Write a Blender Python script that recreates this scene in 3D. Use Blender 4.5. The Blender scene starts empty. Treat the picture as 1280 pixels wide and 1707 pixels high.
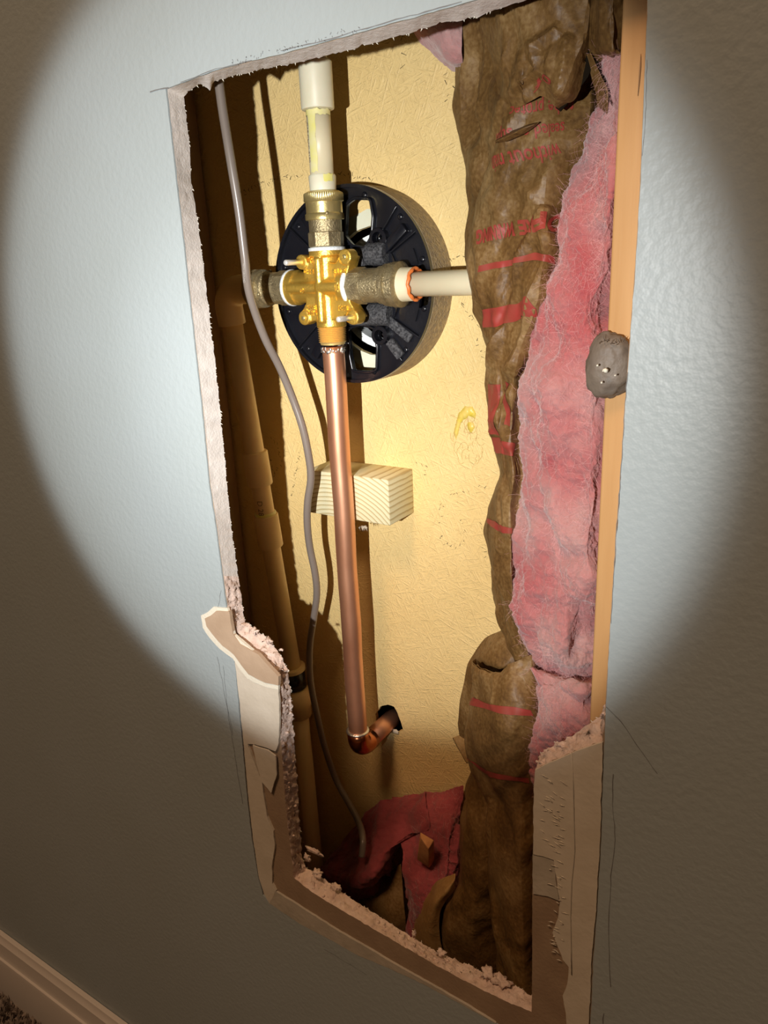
import bpy, bmesh, math, random
from mathutils import Vector, Matrix, noise, geometry
random.seed(7)
C = bpy.context.scene.collection
sc = bpy.context.scene

# ---------------------------------------------------------------- camera
# wall face is the plane y = 0 (room at y < 0), camera height HC above the carpet
CAMD, HC = 0.328, 0.834
FPX = 1260.38
R = ((0.83987487, 0.13239201, -0.52638633), (0.54095285, -0.28367671, 0.79176861), (-0.0444997, -0.94973674, -0.30987077))
cam_d = bpy.data.cameras.new('camera'); cam = bpy.data.objects.new('camera', cam_d); C.objects.link(cam)
cam.location = (0, -CAMD, HC)
right = Vector([R[i][0] for i in range(3)]); down = Vector([R[i][1] for i in range(3)]); fwd = Vector([R[i][2] for i in range(3)])
cam.matrix_world = Matrix.Translation(cam.location) @ Matrix((right, -down, -fwd)).transposed().to_4x4()
cam_d.sensor_fit = 'VERTICAL'; cam_d.sensor_height = 24; cam_d.lens = 24 * FPX / 1707
cam_d.clip_start = 0.01
sc.camera = cam

# ---------------------------------------------------------------- light
sc.view_settings.view_transform = 'Standard'; sc.view_settings.look = 'None'
sc.view_settings.gamma = 1; sc.view_settings.use_curve_mapping = False
sc.view_settings.exposure = 0.0
w = bpy.data.worlds.new('world'); sc.world = w; w.use_nodes = True
w.node_tree.nodes['Background'].inputs[0].default_value = (1.0, 0.72, 0.47, 1)
w.node_tree.nodes['Background'].inputs[1].default_value = 0.026
# warm ceiling lamp of the room, behind and above the camera
a = bpy.data.lights.new('ceiling_lamp', 'AREA'); a.shape = 'DISK'; a.size = 0.45; a.energy = 16.5; a.color = (1.0, 0.63, 0.37)
ao = bpy.data.objects.new('ceiling_lamp', a); C.objects.link(ao); ao.location = (-0.25, -1.05, 2.35)
ao.rotation_euler = (Vector((-0.3, 0, 0.6)) - ao.location).to_track_quat('-Z', 'Y').to_euler()
# hand-held torch beside the phone: a round beam with a crisp rim and a slightly hotter middle
LP = Vector((-0.091, -0.165 - CAMD, HC - 0.031))
s = bpy.data.lights.new('torch_beam', 'SPOT'); s.energy = 18.5; s.spot_size = math.radians(110); s.spot_blend = 0.0
s.shadow_soft_size = 0.0042; s.color = (1.0, 0.985, 0.96)
so = bpy.data.objects.new('torch_beam', s); C.objects.link(so); so.location = LP
s.use_nodes = True
BEAM_C = Vector((-0.296, 0, HC - 0.0690)); BEAM_R = 0.2475
axis = (BEAM_C - LP); so.rotation_euler = axis.to_track_quat('-Z', 'Y').to_euler()
nt = s.node_tree; N = nt.nodes; Lk = nt.links
em = N['Emission']
tc = N.new('ShaderNodeNewGeometry')
# direction of the ray from the lamp, brought to the plane one beam-length ahead of the reflector
vt = N.new('ShaderNodeVectorTransform'); vt.vector_type = 'VECTOR'; vt.convert_from = 'WORLD'; vt.convert_to = 'OBJECT'
Lk.new(tc.outputs['Incoming'], vt.inputs[0])
def mathn(tree, op, a=None, b=None, c=None):
    n = tree.nodes.new('ShaderNodeMath'); n.operation = op
    for i, v in enumerate((a, b, c)):
        if v is None: continue
        if isinstance(v, (int, float)): n.inputs[i].default_value = v
        else: tree.links.new(v, n.inputs[i])
    return n.outputs[0]
sx = N.new('ShaderNodeSeparateXYZ'); Lk.new(tc.outputs['Incoming'], sx.inputs[0])
# the beam leaves the lamp slightly oval: its section on a plane square to the wall normal is a circle
tx = mathn(nt, 'DIVIDE', sx.outputs[0], sx.outputs[1]); tz = mathn(nt, 'DIVIDE', sx.outputs[2], sx.outputs[1])
ylen = -LP.y
dx = mathn(nt, 'SUBTRACT', mathn(nt, 'MULTIPLY', tx, ylen), BEAM_C.x - LP.x)
dz = mathn(nt, 'MULTIPLY', mathn(nt, 'SUBTRACT', mathn(nt, 'MULTIPLY', tz, ylen), BEAM_C.z - LP.z), 1.038)
rr = mathn(nt, 'DIVIDE', mathn(nt, 'SQRT', mathn(nt, 'ADD', mathn(nt, 'POWER', mathn(nt, 'ABSOLUTE', dx), 2.0), mathn(nt, 'POWER', mathn(nt, 'ABSOLUTE', dz), 2.0))), BEAM_R)
cr = N.new('ShaderNodeValToRGB'); Lk.new(mathn(nt, 'MULTIPLY', rr, 0.8), cr.inputs[0])
els = cr.color_ramp.elements
els[0].position = 0.0; els[0].color = (1.6, 1.6, 1.6, 1); els[1].position = 1.0; els[1].color = (0, 0, 0, 1)
for p_, v_ in ((0.22, 1.38), (0.45, 1.0), (0.62, 0.86), (0.73, 0.70), (0.775, 0.50), (0.805, 0.24), (0.835, 0.05), (0.87, 0.008)):
    e = els.new(p_); e.color = (v_, v_, v_, 1)
sep = N.new('ShaderNodeSeparateColor'); Lk.new(cr.outputs[0], sep.inputs[0])
# the bulb sits a little off centre in its reflector: one side of the beam is stronger
Lk.new(mathn(nt, 'MULTIPLY', sep.outputs[0], mathn(nt, 'SUBTRACT', 1.0, mathn(nt, 'MULTIPLY', dx, 0.30 / BEAM_R))), em.inputs['Strength'])

# ---------------------------------------------------------------- helpers
def P(x, y, dep=0.0):
    q = ((x - 640) / FPX, (y - 853.5) / FPX, 1.0)
    v = [sum(R[i][k] * q[k] for k in range(3)) for i in range(3)]
    t = (CAMD + dep) / v[1]
    return Vector((v[0] * t, dep, v[2] * t + HC))
def tag(o, label=None, cat=None, group=None, kind=None):
    for k, v in (('label', label), ('category', cat), ('group', group), ('kind', kind)):
        if v: o[k] = v
    return o
def thing(name, loc, label, cat, group=None):
    o = bpy.data.objects.new(name, None); C.objects.link(o); o.location = loc; o.empty_display_size = 0.02
    return tag(o, label, cat, group)
def origin(o):
    v = Vector((0, 0, 0))
    while o: v = v + o.location; o = o.parent
    return v
def link(name, verts, faces, m, parent=None, smooth=True, label=None, kind=None, loc=None, uv=None):
    me = bpy.data.meshes.new(name)
    off = origin(parent) if parent else Vector((0, 0, 0))
    if loc is None: loc = Vector((0, 0, 0))
    o = bpy.data.objects.new(name, me)
    o.location = loc - off if parent else loc
    sub = loc if parent else loc
    if parent and loc == Vector((0, 0, 0)): o.location = (0, 0, 0); sub = off
    me.from_pydata([tuple(Vector(v) - sub) for v in verts], [], faces)
    if uv:
        l = me.uv_layers.new(name='UVMap')
        for lp in me.loops: l.data[lp.index].uv = uv[lp.vertex_index]
    me.materials.append(m)
    if smooth: me.polygons.foreach_set('use_smooth', [True] * len(me.polygons))
    me.update(); C.objects.link(o)
    if parent: o.parent = parent
    if label: o['label'] = label
    if kind: o['kind'] = kind
    return o
def autosmooth(o, ang=35):
    me = o.data
    bm = bmesh.new(); bm.from_mesh(me)
    for e in bm.edges:
        if len(e.link_faces) == 2 and e.calc_face_angle(0) > math.radians(ang): e.smooth = False
        if len(e.link_faces) != 2: e.smooth = False
    bm.normal_update(); bm.to_mesh(me); bm.free()
    return o
def frame(d):
    d = d.normalized(); u = d.orthogonal().normalized()
    return u, d.cross(u)
def tube(path, radii, seg=24, cap=True):
    path = [Vector(p) for p in path]; n = len(path)
    if not hasattr(radii, '__len__'): radii = [radii] * n
    V, F = [], []
    u = None
    for i, p in enumerate(path):
        d = (path[min(i + 1, n - 1)] - path[max(i - 1, 0)])
        if d.length < 1e-9: d = Vector((0, 0, 1))
        d.normalize()
        if u is None: u = d.orthogonal().normalized()
        u = (u - d * u.dot(d)).normalized(); v = d.cross(u)
        for k in range(seg):
            t = 2 * math.pi * k / seg
            V.append(p + (u * math.cos(t) + v * math.sin(t)) * radii[i])
    for i in range(n - 1):
        for k in range(seg):
            k2 = (k + 1) % seg
            F.append((i * seg + k, i * seg + k2, (i + 1) * seg + k2, (i + 1) * seg + k))
    if cap:
        F.append(tuple(range(seg - 1, -1, -1))); F.append(tuple((n - 1) * seg + k for k in range(seg)))
    return V, F
def lathe(p0, axis, prof, seg=40, cap=True, knurl=None):
    """prof: list of (distance along axis, radius)"""
    axis = Vector(axis).normalized(); u, v = frame(axis); V, F = [], []
    for i, (t, r) in enumerate(prof):
        for k in range(seg):
            an = 2 * math.pi * k / seg
            rr_ = r
            if knurl and knurl(i) and k % 2: rr_ = r * 0.955
            V.append(Vector(p0) + axis * t + (u * math.cos(an) + v * math.sin(an)) * rr_)
    n = len(prof)
    for i in range(n - 1):
        for k in range(seg):
            k2 = (k + 1) % seg
            F.append((i * seg + k, i * seg + k2, (i + 1) * seg + k2, (i + 1) * seg + k))
    if cap:
        F.append(tuple(range(seg - 1, -1, -1))); F.append(tuple((n - 1) * seg + k for k in range(seg)))
    return V, F
def boxv(c, s, rot=None):
    c = Vector(c); V = []
    for sx_ in (-1, 1):
        for sy in (-1, 1):
            for sz in (-1, 1):
                v = Vector((sx_ * s[0] / 2, sy * s[1] / 2, sz * s[2] / 2))
                if rot: v = rot @ v
                V.append(c + v)
    return V, [(0, 1, 3, 2), (4, 6, 7, 5), (0, 4, 5, 1), (2, 3, 7, 6), (0, 2, 6, 4), (1, 5, 7, 3)]
def merge(*parts):
    V, F = [], []
    for v, f in parts:
        o = len(V); V += list(v); F += [tuple(i + o for i in q) for q in f]
    return V, F
def inside(pt, poly):
    x, y = pt; c = False; n = len(poly); j = n - 1
    for i in range(n):
        xi, yi = poly[i]; xj, yj = poly[j]
        if (yi > y) != (yj > y) and x < (xj - xi) * (y - yi) / (yj - yi) + xi: c = not c
        j = i
    return c
def fill(outer, holes=()):
    """triangulate a 2D polygon with holes"""
    vs, es = [], []
    for poly in [outer] + list(holes):
        o = len(vs); vs += [Vector(p) for p in poly]; es += [(o + i, o + (i + 1) % len(poly)) for i in range(len(poly))]
    v2, e2, f2 = geometry.delaunay_2d_cdt(vs, es, [], 0, 1e-7)[:3]
    out = []
    for f in f2:
        c = sum((v2[i] for i in f), Vector((0, 0))) / len(f)
        if inside(c, outer) and not any(inside(c, h) for h in holes): out.append(tuple(f))
    return v2, out
def slab(outer, holes, y0, y1, close=True):
    """plate in the XZ plane between y0 (front) and y1 (back)"""
    v2, f2 = fill(outer, holes); n = len(v2)
    V = [Vector((v[0], y0, v[1])) for v in v2] + [Vector((v[0], y1, v[1])) for v in v2]; F = []
    cnt = {}
    for f in f2:
        a_, b_, c_ = f
        nn = (V[b_] - V[a_]).cross(V[c_] - V[a_])
        if nn.y > 0: f = (a_, c_, b_)
        F.append(tuple(f)); F.append(tuple(i + n for i in reversed(f)))
        for i in range(3):
            e_ = (f[i], f[(i + 1) % 3]); cnt[e_] = 1
    if close:
        for (i, j) in cnt:
            if (j, i) not in cnt: F.append((j, i, i + n, j + n))
    return V, F
def px(pts, dep=0.0):
    o = []
    for p in pts:
        q = P(p[0], p[1], dep); o.append((q.x, q.z))
    return o
def rough(poly, step, amp, closed=True, seed=0):
    """resample a polyline and make it ragged"""
    out = []; n = len(poly); rg = range(n if closed else n - 1)
    for i in rg:
        a_ = Vector(poly[i]); b_ = Vector(poly[(i + 1) % n]); L_ = (b_ - a_).length
        k = max(1, min(400, int(L_ / step)))
        d = (b_ - a_); nr = Vector((-d.y, d.x)); nr = nr.normalized() if nr.length > 0 else nr
        for j in range(k):
            p = a_ + d * j / k
            h = noise.noise(Vector((p.x * 160, p.y * 160, seed))) * amp + noise.noise(Vector((p.x * 600, p.y * 600, seed + 5))) * amp * 0.7
            out.append(tuple(p + nr * h))
    if not closed: out.append(tuple(poly[-1]))
    return out
def superbox(V, F, m, name, parent, bevel=0.001, seg=2, label=None, smooth=True, **kw):
    o = link(name, V, F, m, parent, smooth=smooth, label=label, **kw)
    md = o.modifiers.new('bevel', 'BEVEL'); md.width = bevel; md.segments = seg; md.limit_method = 'ANGLE'; md.angle_limit = math.radians(40)
    md.harden_normals = False
    return o

# ---------------------------------------------------------------- materials
def mat(name, col, rough_=0.6, metal=0.0, var=None, vscale=20, vdetail=4, bump=0.0, bscale=200, bdetail=3, spec=None, sss=0.0, sheen=0.0, stretch=None, trans=0.0, coat=0.0, bdist=0.001):
    m = bpy.data.materials.new(name); m.use_nodes = True; t = m.node_tree; b = t.nodes['Principled BSDF']
    b.inputs['Roughness'].default_value = rough_; b.inputs['Metallic'].default_value = metal
    b.inputs['Base Color'].default_value = (*col, 1)
    if spec is not None: b.inputs['Specular IOR Level'].default_value = spec
    if sss: b.inputs['Subsurface Weight'].default_value = sss; b.inputs['Subsurface Radius'].default_value = (1, 0.35, 0.3); b.inputs['Subsurface Scale'].default_value = 0.006
    if sheen: b.inputs['Sheen Weight'].default_value = sheen
    if coat: b.inputs['Coat Weight'].default_value = coat
    co = t.nodes.new('ShaderNodeTexCoord'); src = co.outputs['Object']
    mp = t.nodes.new('ShaderNodeMapping'); t.links.new(src, mp.inputs[0])
    if stretch: mp.inputs['Scale'].default_value = stretch
    src = mp.outputs[0]
    if var is not None:
        n = t.nodes.new('ShaderNodeTexNoise'); n.inputs['Scale'].default_value = vscale; n.inputs['Detail'].default_value = vdetail
        t.links.new(src, n.inputs[0])
        r = t.nodes.new('ShaderNodeValToRGB'); r.color_ramp.elements[0].position = 0.33; r.color_ramp.elements[1].position = 0.68
        r.color_ramp.elements[0].color = (*var, 1); r.color_ramp.elements[1].color = (*col, 1)
        t.links.new(n.outputs[0], r.inputs[0]); t.links.new(r.outputs[0], b.inputs['Base Color'])
        m['ramp'] = r.name
    if bump:
        n = t.nodes.new('ShaderNodeTexNoise'); n.inputs['Scale'].default_value = bscale; n.inputs['Detail'].default_value = bdetail
        t.links.new(src, n.inputs[0])
        bp = t.nodes.new('ShaderNodeBump'); bp.inputs['Strength'].default_value = bump; bp.inputs['Distance'].default_value = bdist
        t.links.new(n.outputs[0], bp.inputs['Height']); t.links.new(bp.outputs[0], b.inputs['Normal'])
    return m
M = {}
M['paint'] = mat('wall_paint', (0.375, 0.435, 0.455), 0.42, var=(0.36, 0.415, 0.425), vscale=9, bump=0.36, bscale=260, bdetail=2, spec=0.35)
M['gypsum'] = mat('gypsum_core', (0.70, 0.655, 0.61), 0.95, var=(0.62, 0.575, 0.53), vscale=110, bump=0.35, bscale=700, bdetail=5, spec=0.1)
M['gyptorn'] = mat('torn_gypsum', (0.74, 0.59, 0.51), 0.95, var=(0.62, 0.47, 0.39), vscale=130, bump=0.8, bscale=500, bdetail=5, spec=0.1)
M['brownpaper'] = mat('board_paper', (0.36, 0.26, 0.175), 0.9, var=(0.30, 0.21, 0.14), vscale=45, bump=0.3, bscale=500, spec=0.15)
M['tanpaper'] = mat('flap_paper', (0.50, 0.37, 0.26), 0.9, var=(0.44, 0.32, 0.22), vscale=60, bump=0.2, bscale=300, spec=0.15)
M['cream'] = mat('joint_compound', (0.66, 0.60, 0.50), 0.8, var=(0.60, 0.54, 0.44), vscale=60, bump=0.25, bscale=260, spec=0.2)
M['creamedge'] = mat('torn_paper_edge', (0.76, 0.72, 0.60), 0.9, bump=0.3, bscale=700)
M['greytan'] = mat('skim_edge', (0.52, 0.47, 0.39), 0.7, var=(0.43, 0.39, 0.32), vscale=70, bump=0.5, bscale=200)
M['backpaper'] = mat('board_back_paper', (0.30, 0.24, 0.18), 0.95)
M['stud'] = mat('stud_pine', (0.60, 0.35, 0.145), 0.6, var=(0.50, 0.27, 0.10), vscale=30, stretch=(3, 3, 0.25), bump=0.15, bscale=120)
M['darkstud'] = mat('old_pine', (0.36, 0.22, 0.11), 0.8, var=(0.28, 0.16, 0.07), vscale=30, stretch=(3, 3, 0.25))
M['graphite'] = mat('graphite', (0.17, 0.17, 0.17), 0.7)
M['ink'] = mat('black_marker', (0.035, 0.025, 0.012), 0.8)
M['brass'] = mat('brass', (0.95, 0.64, 0.13), 0.37, 0.80, var=(0.88, 0.55, 0.09), vscale=90, bump=0.3, bscale=900)
M['oldbrass'] = mat('bronze_casting', (0.50, 0.41, 0.23), 0.45, 0.75, var=(0.33, 0.265, 0.15), vscale=220, bump=0.7, bscale=700, bdetail=4)
M['nutbrass'] = mat('nut_brass', (0.80, 0.66, 0.30), 0.34, 0.8, var=(0.66, 0.52, 0.20), vscale=60, bump=0.15, bscale=500)
M['steel'] = mat('zinc_screw', (0.85, 0.84, 0.80), 0.35, 0.4)
M['tape'] = mat('thread_tape', (0.80, 0.84, 0.84), 0.55, bump=0.5, bscale=600)
M['solder'] = mat('solder', (0.75, 0.73, 0.70), 0.35, 0.9, bump=0.4, bscale=500)
M['copper'] = mat('copper', (0.93, 0.50, 0.31), 0.40, 0.85, var=(0.72, 0.33, 0.19), vscale=45, vdetail=6, stretch=(1, 1, 0.35), bump=0.12, bscale=120)
M['copperdark'] = mat('copper_fitting', (0.66, 0.25, 0.12), 0.25, 1.0, var=(0.50, 0.15, 0.06), vscale=80)
M['cpvc'] = mat('cpvc', (0.80, 0.71, 0.49), 0.38, var=(0.76, 0.67, 0.45), vscale=30, sss=0.15, spec=0.4)
M['cpvcw'] = mat('cpvc_fitting', (0.82, 0.78, 0.60), 0.45, var=(0.77, 0.72, 0.52), vscale=50, sss=0.15)
M['cpvco'] = mat('cpvc_bounce_lit', (0.86, 0.64, 0.34), 0.42, var=(0.80, 0.57, 0.27), vscale=25, sss=0.1)  # brighter warm base colour paints in bounce light from the yellow panel
M['primer'] = mat('solvent_cement', (0.82, 0.76, 0.16), 0.3, var=(0.82, 0.76, 0.42), vscale=90)
M['print_grey'] = mat('pipe_print', (0.22, 0.16, 0.10), 0.7)
M['orange'] = mat('orange_sealant', (0.85, 0.22, 0.05), 0.4)
M['cable'] = mat('cable_sheath', (0.235, 0.195, 0.165), 0.30, var=(0.205, 0.17, 0.145), vscale=20, spec=0.6)
M['plastic'] = mat('black_plastic', (0.005, 0.0055, 0.009), 0.25, var=(0.010, 0.0105, 0.014), vscale=50, bump=0.12, bscale=300, spec=0.6)
M['dusty'] = mat('dusty_black_plastic', (0.10, 0.10, 0.105), 0.85, var=(0.012, 0.012, 0.015), vscale=700, vdetail=3, bump=0.5, bscale=900)
M['fiberedge'] = mat('raw_panel_edge', (0.50, 0.38, 0.21), 0.9, var=(0.30, 0.235, 0.16), vscale=300, bump=0.8, bscale=600)
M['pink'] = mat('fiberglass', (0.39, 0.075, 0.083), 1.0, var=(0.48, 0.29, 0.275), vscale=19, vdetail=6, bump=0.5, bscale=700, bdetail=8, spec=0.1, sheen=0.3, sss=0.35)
M['pinkshade'] = mat('fiberglass_shaded', (0.40, 0.085, 0.10), 1.0, var=(0.22, 0.045, 0.05), vscale=30, vdetail=5, bump=0.9, bscale=300, bdetail=8, spec=0.1, sheen=0.2)  # darker copy of the fiberglass, with the shade put into its colour
M['fiber'] = mat('glass_fibre', (0.78, 0.42, 0.42), 0.5)
M['caulk'] = mat('grey_adhesive', (0.17, 0.135, 0.10), 0.55, var=(0.15, 0.12, 0.095), vscale=110, bump=0.6, bscale=260, bdetail=5)
M['shim'] = mat('shim_wood', (0.62, 0.30, 0.12), 0.8, var=(0.46, 0.19, 0.07), vscale=120, bump=0.5, bscale=300)
M['carpet'] = mat('carpet', (0.36, 0.29, 0.24), 1.0, var=(0.22, 0.17, 0.14), vscale=260, bump=0.6, bscale=500)
M['base'] = mat('baseboard_paint', (0.72, 0.66, 0.60), 0.45, bump=0.08, bscale=60)
M['void'] = mat('shade_black', (0.012, 0.009, 0.006), 1.0, spec=0.0)  # near-black standing in for shade in paper gaps and behind the panel
M['redprint'] = mat('red_print', (0.33, 0.040, 0.032), 0.55, var=(0.26, 0.05, 0.03), vscale=120)

# yellow board at the back of the bay: wrinkled fibre skin
def yellow():
    m = mat('yellow_panel', (0.88, 0.665, 0.30), 0.5, var=(0.83, 0.61, 0.26), vscale=14, spec=0.3)
    t = m.node_tree; b = t.nodes['Principled BSDF']; co = t.nodes['Texture Coordinate']
    hs = None
    for k_, (an_, sc1, sc2) in enumerate(((0.3, 75, 620), (1.15, 70, 560), (2.0, 80, 640), (2.75, 75, 600))):
        mp = t.nodes.new('ShaderNodeMapping'); mp.inputs['Rotation'].default_value = (0, an_, 0); mp.inputs['Location'].default_value = (k_ * 1.7, 0, k_)
        mp2 = t.nodes.new('ShaderNodeMapping'); mp2.inputs['Scale'].default_value = (sc1, 100, sc2)
        n = t.nodes.new('ShaderNodeTexNoise'); n.inputs['Scale'].default_value = 1.0; n.inputs['Detail'].default_value = 2; n.inputs['Distortion'].default_value = 0.5
        t.links.new(co.outputs['Object'], mp.inputs[0]); t.links.new(mp.outputs[0], mp2.inputs[0]); t.links.new(mp2.outputs[0], n.inputs[0])
        hs = n.outputs[0] if hs is None else mathn(t, 'MAXIMUM', hs, n.outputs[0])
    h = hs
    bp = t.nodes.new('ShaderNodeBump'); bp.inputs['Strength'].default_value = 0.9; bp.inputs['Distance'].default_value = 0.0017
    t.links.new(h, bp.inputs['Height']); t.links.new(bp.outputs[0], b.inputs['Normal'])
    return m
M['yellow'] = yellow()

# sawn block: growth rings about an axis running into the wall
def pine_block():
    m = mat('fresh_pine', (0.74, 0.66, 0.40), 0.75, bump=0.25, bscale=900)
    t = m.node_tree; b = t.nodes['Principled BSDF']; co = t.nodes['Texture Coordinate']
    mp = t.nodes.new('ShaderNodeMapping'); mp.inputs['Location'].default_value = (0.014, 0, 0.066); t.links.new(co.outputs['Object'], mp.inputs[0])
    s_ = t.nodes.new('ShaderNodeSeparateXYZ'); t.links.new(mp.outputs[0], s_.inputs[0])
    r = mathn(t, 'SQRT', mathn(t, 'ADD', mathn(t, 'POWER', mathn(t, 'ABSOLUTE', s_.outputs[0]), 2.0), mathn(t, 'POWER', mathn(t, 'ABSOLUTE', s_.outputs[2]), 2.0)))
    nz = t.nodes.new('ShaderNodeTexNoise'); nz.inputs['Scale'].default_value = 60; t.links.new(co.outputs['Object'], nz.inputs[0])
    r = mathn(t, 'ADD', r, mathn(t, 'MULTIPLY', nz.outputs[0], 0.0016))
    sn = mathn(t, 'FRACT', mathn(t, 'MULTIPLY', r, 290.0))
    cr_ = t.nodes.new('ShaderNodeValToRGB'); t.links.new(sn, cr_.inputs[0])
    e_ = cr_.color_ramp.elements; e_[0].position = 0.0; e_[0].color = (0.76, 0.71, 0.47, 1); e_[1].position = 1.0; e_[1].color = (0.76, 0.71, 0.47, 1)
    for p_, c_ in ((0.55, (0.74, 0.67, 0.42, 1)), (0.80, (0.50, 0.40, 0.20, 1)), (0.92, (0.50, 0.40, 0.20, 1))): q = e_.new(p_); q.color = c_
    t.links.new(cr_.outputs[0], b.inputs['Base Color'])
    return m
M['block'] = pine_block()

# asphalt-kraft facing: glossy crinkled brown paper with fibres
def kraft(name, c1, c2, c3):
    m = bpy.data.materials.new(name); m.use_nodes = True; t = m.node_tree; b = t.nodes['Principled BSDF']
    co = t.nodes.new('ShaderNodeTexCoord')
    n1 = t.nodes.new('ShaderNodeTexNoise'); n1.inputs['Scale'].default_value = 30; n1.inputs['Detail'].default_value = 5
    n2 = t.nodes.new('ShaderNodeTexNoise'); n2.inputs['Scale'].default_value = 450; n2.inputs['Detail'].default_value = 4
    for n in (n1, n2): t.links.new(co.outputs['Object'], n.inputs[0])
    h = mathn(t, 'ADD', mathn(t, 'MULTIPLY', n1.outputs[0], 0.6), mathn(t, 'MULTIPLY', n2.outputs[0], 0.4))
    r = t.nodes.new('ShaderNodeValToRGB'); t.links.new(h, r.inputs[0]); e_ = r.color_ramp.elements
    e_[0].position = 0.36; e_[0].color = (*c1, 1); e_[1].position = 0.66; e_[1].color = (*c3, 1); q = e_.new(0.5); q.color = (*c2, 1)
    t.links.new(r.outputs[0], b.inputs['Base Color'])
    b.inputs['Roughness'].default_value = 0.52; b.inputs['Specular IOR Level'].default_value = 0.45
    # fine creases
    v1 = t.nodes.new('ShaderNodeTexVoronoi'); v1.feature = 'DISTANCE_TO_EDGE'; v1.inputs['Scale'].default_value = 60
    mp = t.nodes.new('ShaderNodeMapping'); mp.inputs['Scale'].default_value = (1.2, 1, 0.55)
    mx = t.nodes.new('ShaderNodeMixRGB'); mx.inputs[0].default_value = 0.05; t.links.new(co.outputs['Object'], mx.inputs[1]); t.links.new(n1.outputs[1], mx.inputs[2])
    t.links.new(mx.outputs[0], mp.inputs[0]); t.links.new(mp.outputs[0], v1.inputs[0])
    cs = mathn(t, 'MINIMUM', v1.outputs[0], 0.12)
    hh = mathn(t, 'ADD', mathn(t, 'MULTIPLY', cs, -2.0), mathn(t, 'MULTIPLY', n2.outputs[0], 0.35))
    bp = t.nodes.new('ShaderNodeBump'); bp.inputs['Strength'].default_value = 0.6; bp.inputs['Distance'].default_value = 0.001
    t.links.new(hh, bp.inputs['Height']); t.links.new(bp.outputs[0], b.inputs['Normal'])
    return m
M['kraft'] = kraft('kraft_facing', (0.092, 0.045, 0.012), (0.165, 0.088, 0.026), (0.27, 0.170, 0.068))
M['kraftin'] = kraft('kraft_inner_side', (0.30, 0.16, 0.05), (0.38, 0.22, 0.08), (0.46, 0.30, 0.13))

# ---------------------------------------------------------------- hole outlines (front edge, back edge)
TH, SK = 0.0135, 0.0012     # board thickness, skim/paint thickness
BACK = 0.157                # yellow panel
PD = 0.113                  # depth of the pipe axes
PAIRS = [((279,148),(307,162)),((300,141),(318,149)),((330,129),(335,141)),((347,123),(349,150)),((360,119),(358,135)),((416,104),(416,120)),((479,89),(479,108)),((541,72),(541,93)),
 ((600,56),(600,79)),((660,39),(660,59)),((722,22),(722,43)),((797,0),(797,27)),((870,-20),(880,0)),((1079,-78),None),
 ((1079,-5),None),((1067,300),None),((1060,420),None),((1043,650),None),((1030,850),None),((1018,1020),None),((1008,1190),(1010,1175)),
 ((1004,1236),(1000,1195)),((970,1247),(960,1222)),((925,1266),(915,1246)),((893,1282),(897,1262)),
 ((891,1300),None),((889,1400),None),((887,1500),None),((887,1600),None),((886,1687),(890,1662)),
 ((840,1668),(850,1638)),((800,1648),(806,1622)),((760,1627),(765,1602)),((720,1605),(730,1588)),((680,1582),(692,1566)),((620,1547),(640,1532)),
 ((560,1512),(575,1492)),((520,1487),(540,1464)),((490,1464),(510,1447)),
 ((486,1430),(503,1428)),((480,1380),(500,1380)),((475,1330),(497,1330)),((470,1260),(492,1262)),((465,1200),(488,1200)),((464,1146),(484,1150)),
 ((455,1118),(480,1118)),((430,1093),(466,1088)),((400,1076),(440,1058)),((388,1058),(418,1045)),((383,1035),(408,1035)),
 ((373,960),(397,961)),((363,883),(386,883)),((351,805),(378,805)),((339,680),(367,680)),((330,600),(358,600)),((319,500),(346,500)),((308,402),(334,402)),
 ((302,346),(326,346)),((297,308),(319,308)),((290,242),(316,242)),((285,201),(311,201))]
front, back, torn = [], [], []
for i in range(len(PAIRS)):
    (f0, b0), (f1, b1) = PAIRS[i], PAIRS[(i + 1) % len(PAIRS)]
    F0, F1 = P(*f0, SK), P(*f1, SK)
    B0 = P(*b0, TH) if b0 else F0 + Vector((0.0006, TH - SK, 0)); B1 = P(*b1, TH) if b1 else F1 + Vector((0.0006, TH - SK, 0))
    k = max(2, min(120, int((F1 - F0).length / 0.0016)))
    tornseg = 20 <= i <= 24 or 29 <= i <= 49
    for j in range(k):
        t_ = j / k; p = F0.lerp(F1, t_); q = B0.lerp(B1, t_)
        am = 0.0011 if tornseg else 0.00025
        nz = noise.noise_vector(p * 330) * am + noise.noise_vector(p * 900) * am * 0.6
        nb = noise.noise_vector(q * 260 + Vector((9, 9, 9))) * (0.0016 if tornseg else 0.0009) + noise.noise_vector(q * 900) * (0.0010 if tornseg else 0.0007)
        front.append(Vector((p.x + nz.x * 0.6, SK, p.z + nz.z * 0.6))); back.append(Vector((q.x + nb.x, TH, q.z + nb.z))); torn.append(tornseg)
X0, X1, Z1 = -2.2, 1.3, 2.4
rect = [(X0, 0), (X1, 0), (X1, Z1), (X0, Z1)]

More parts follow.
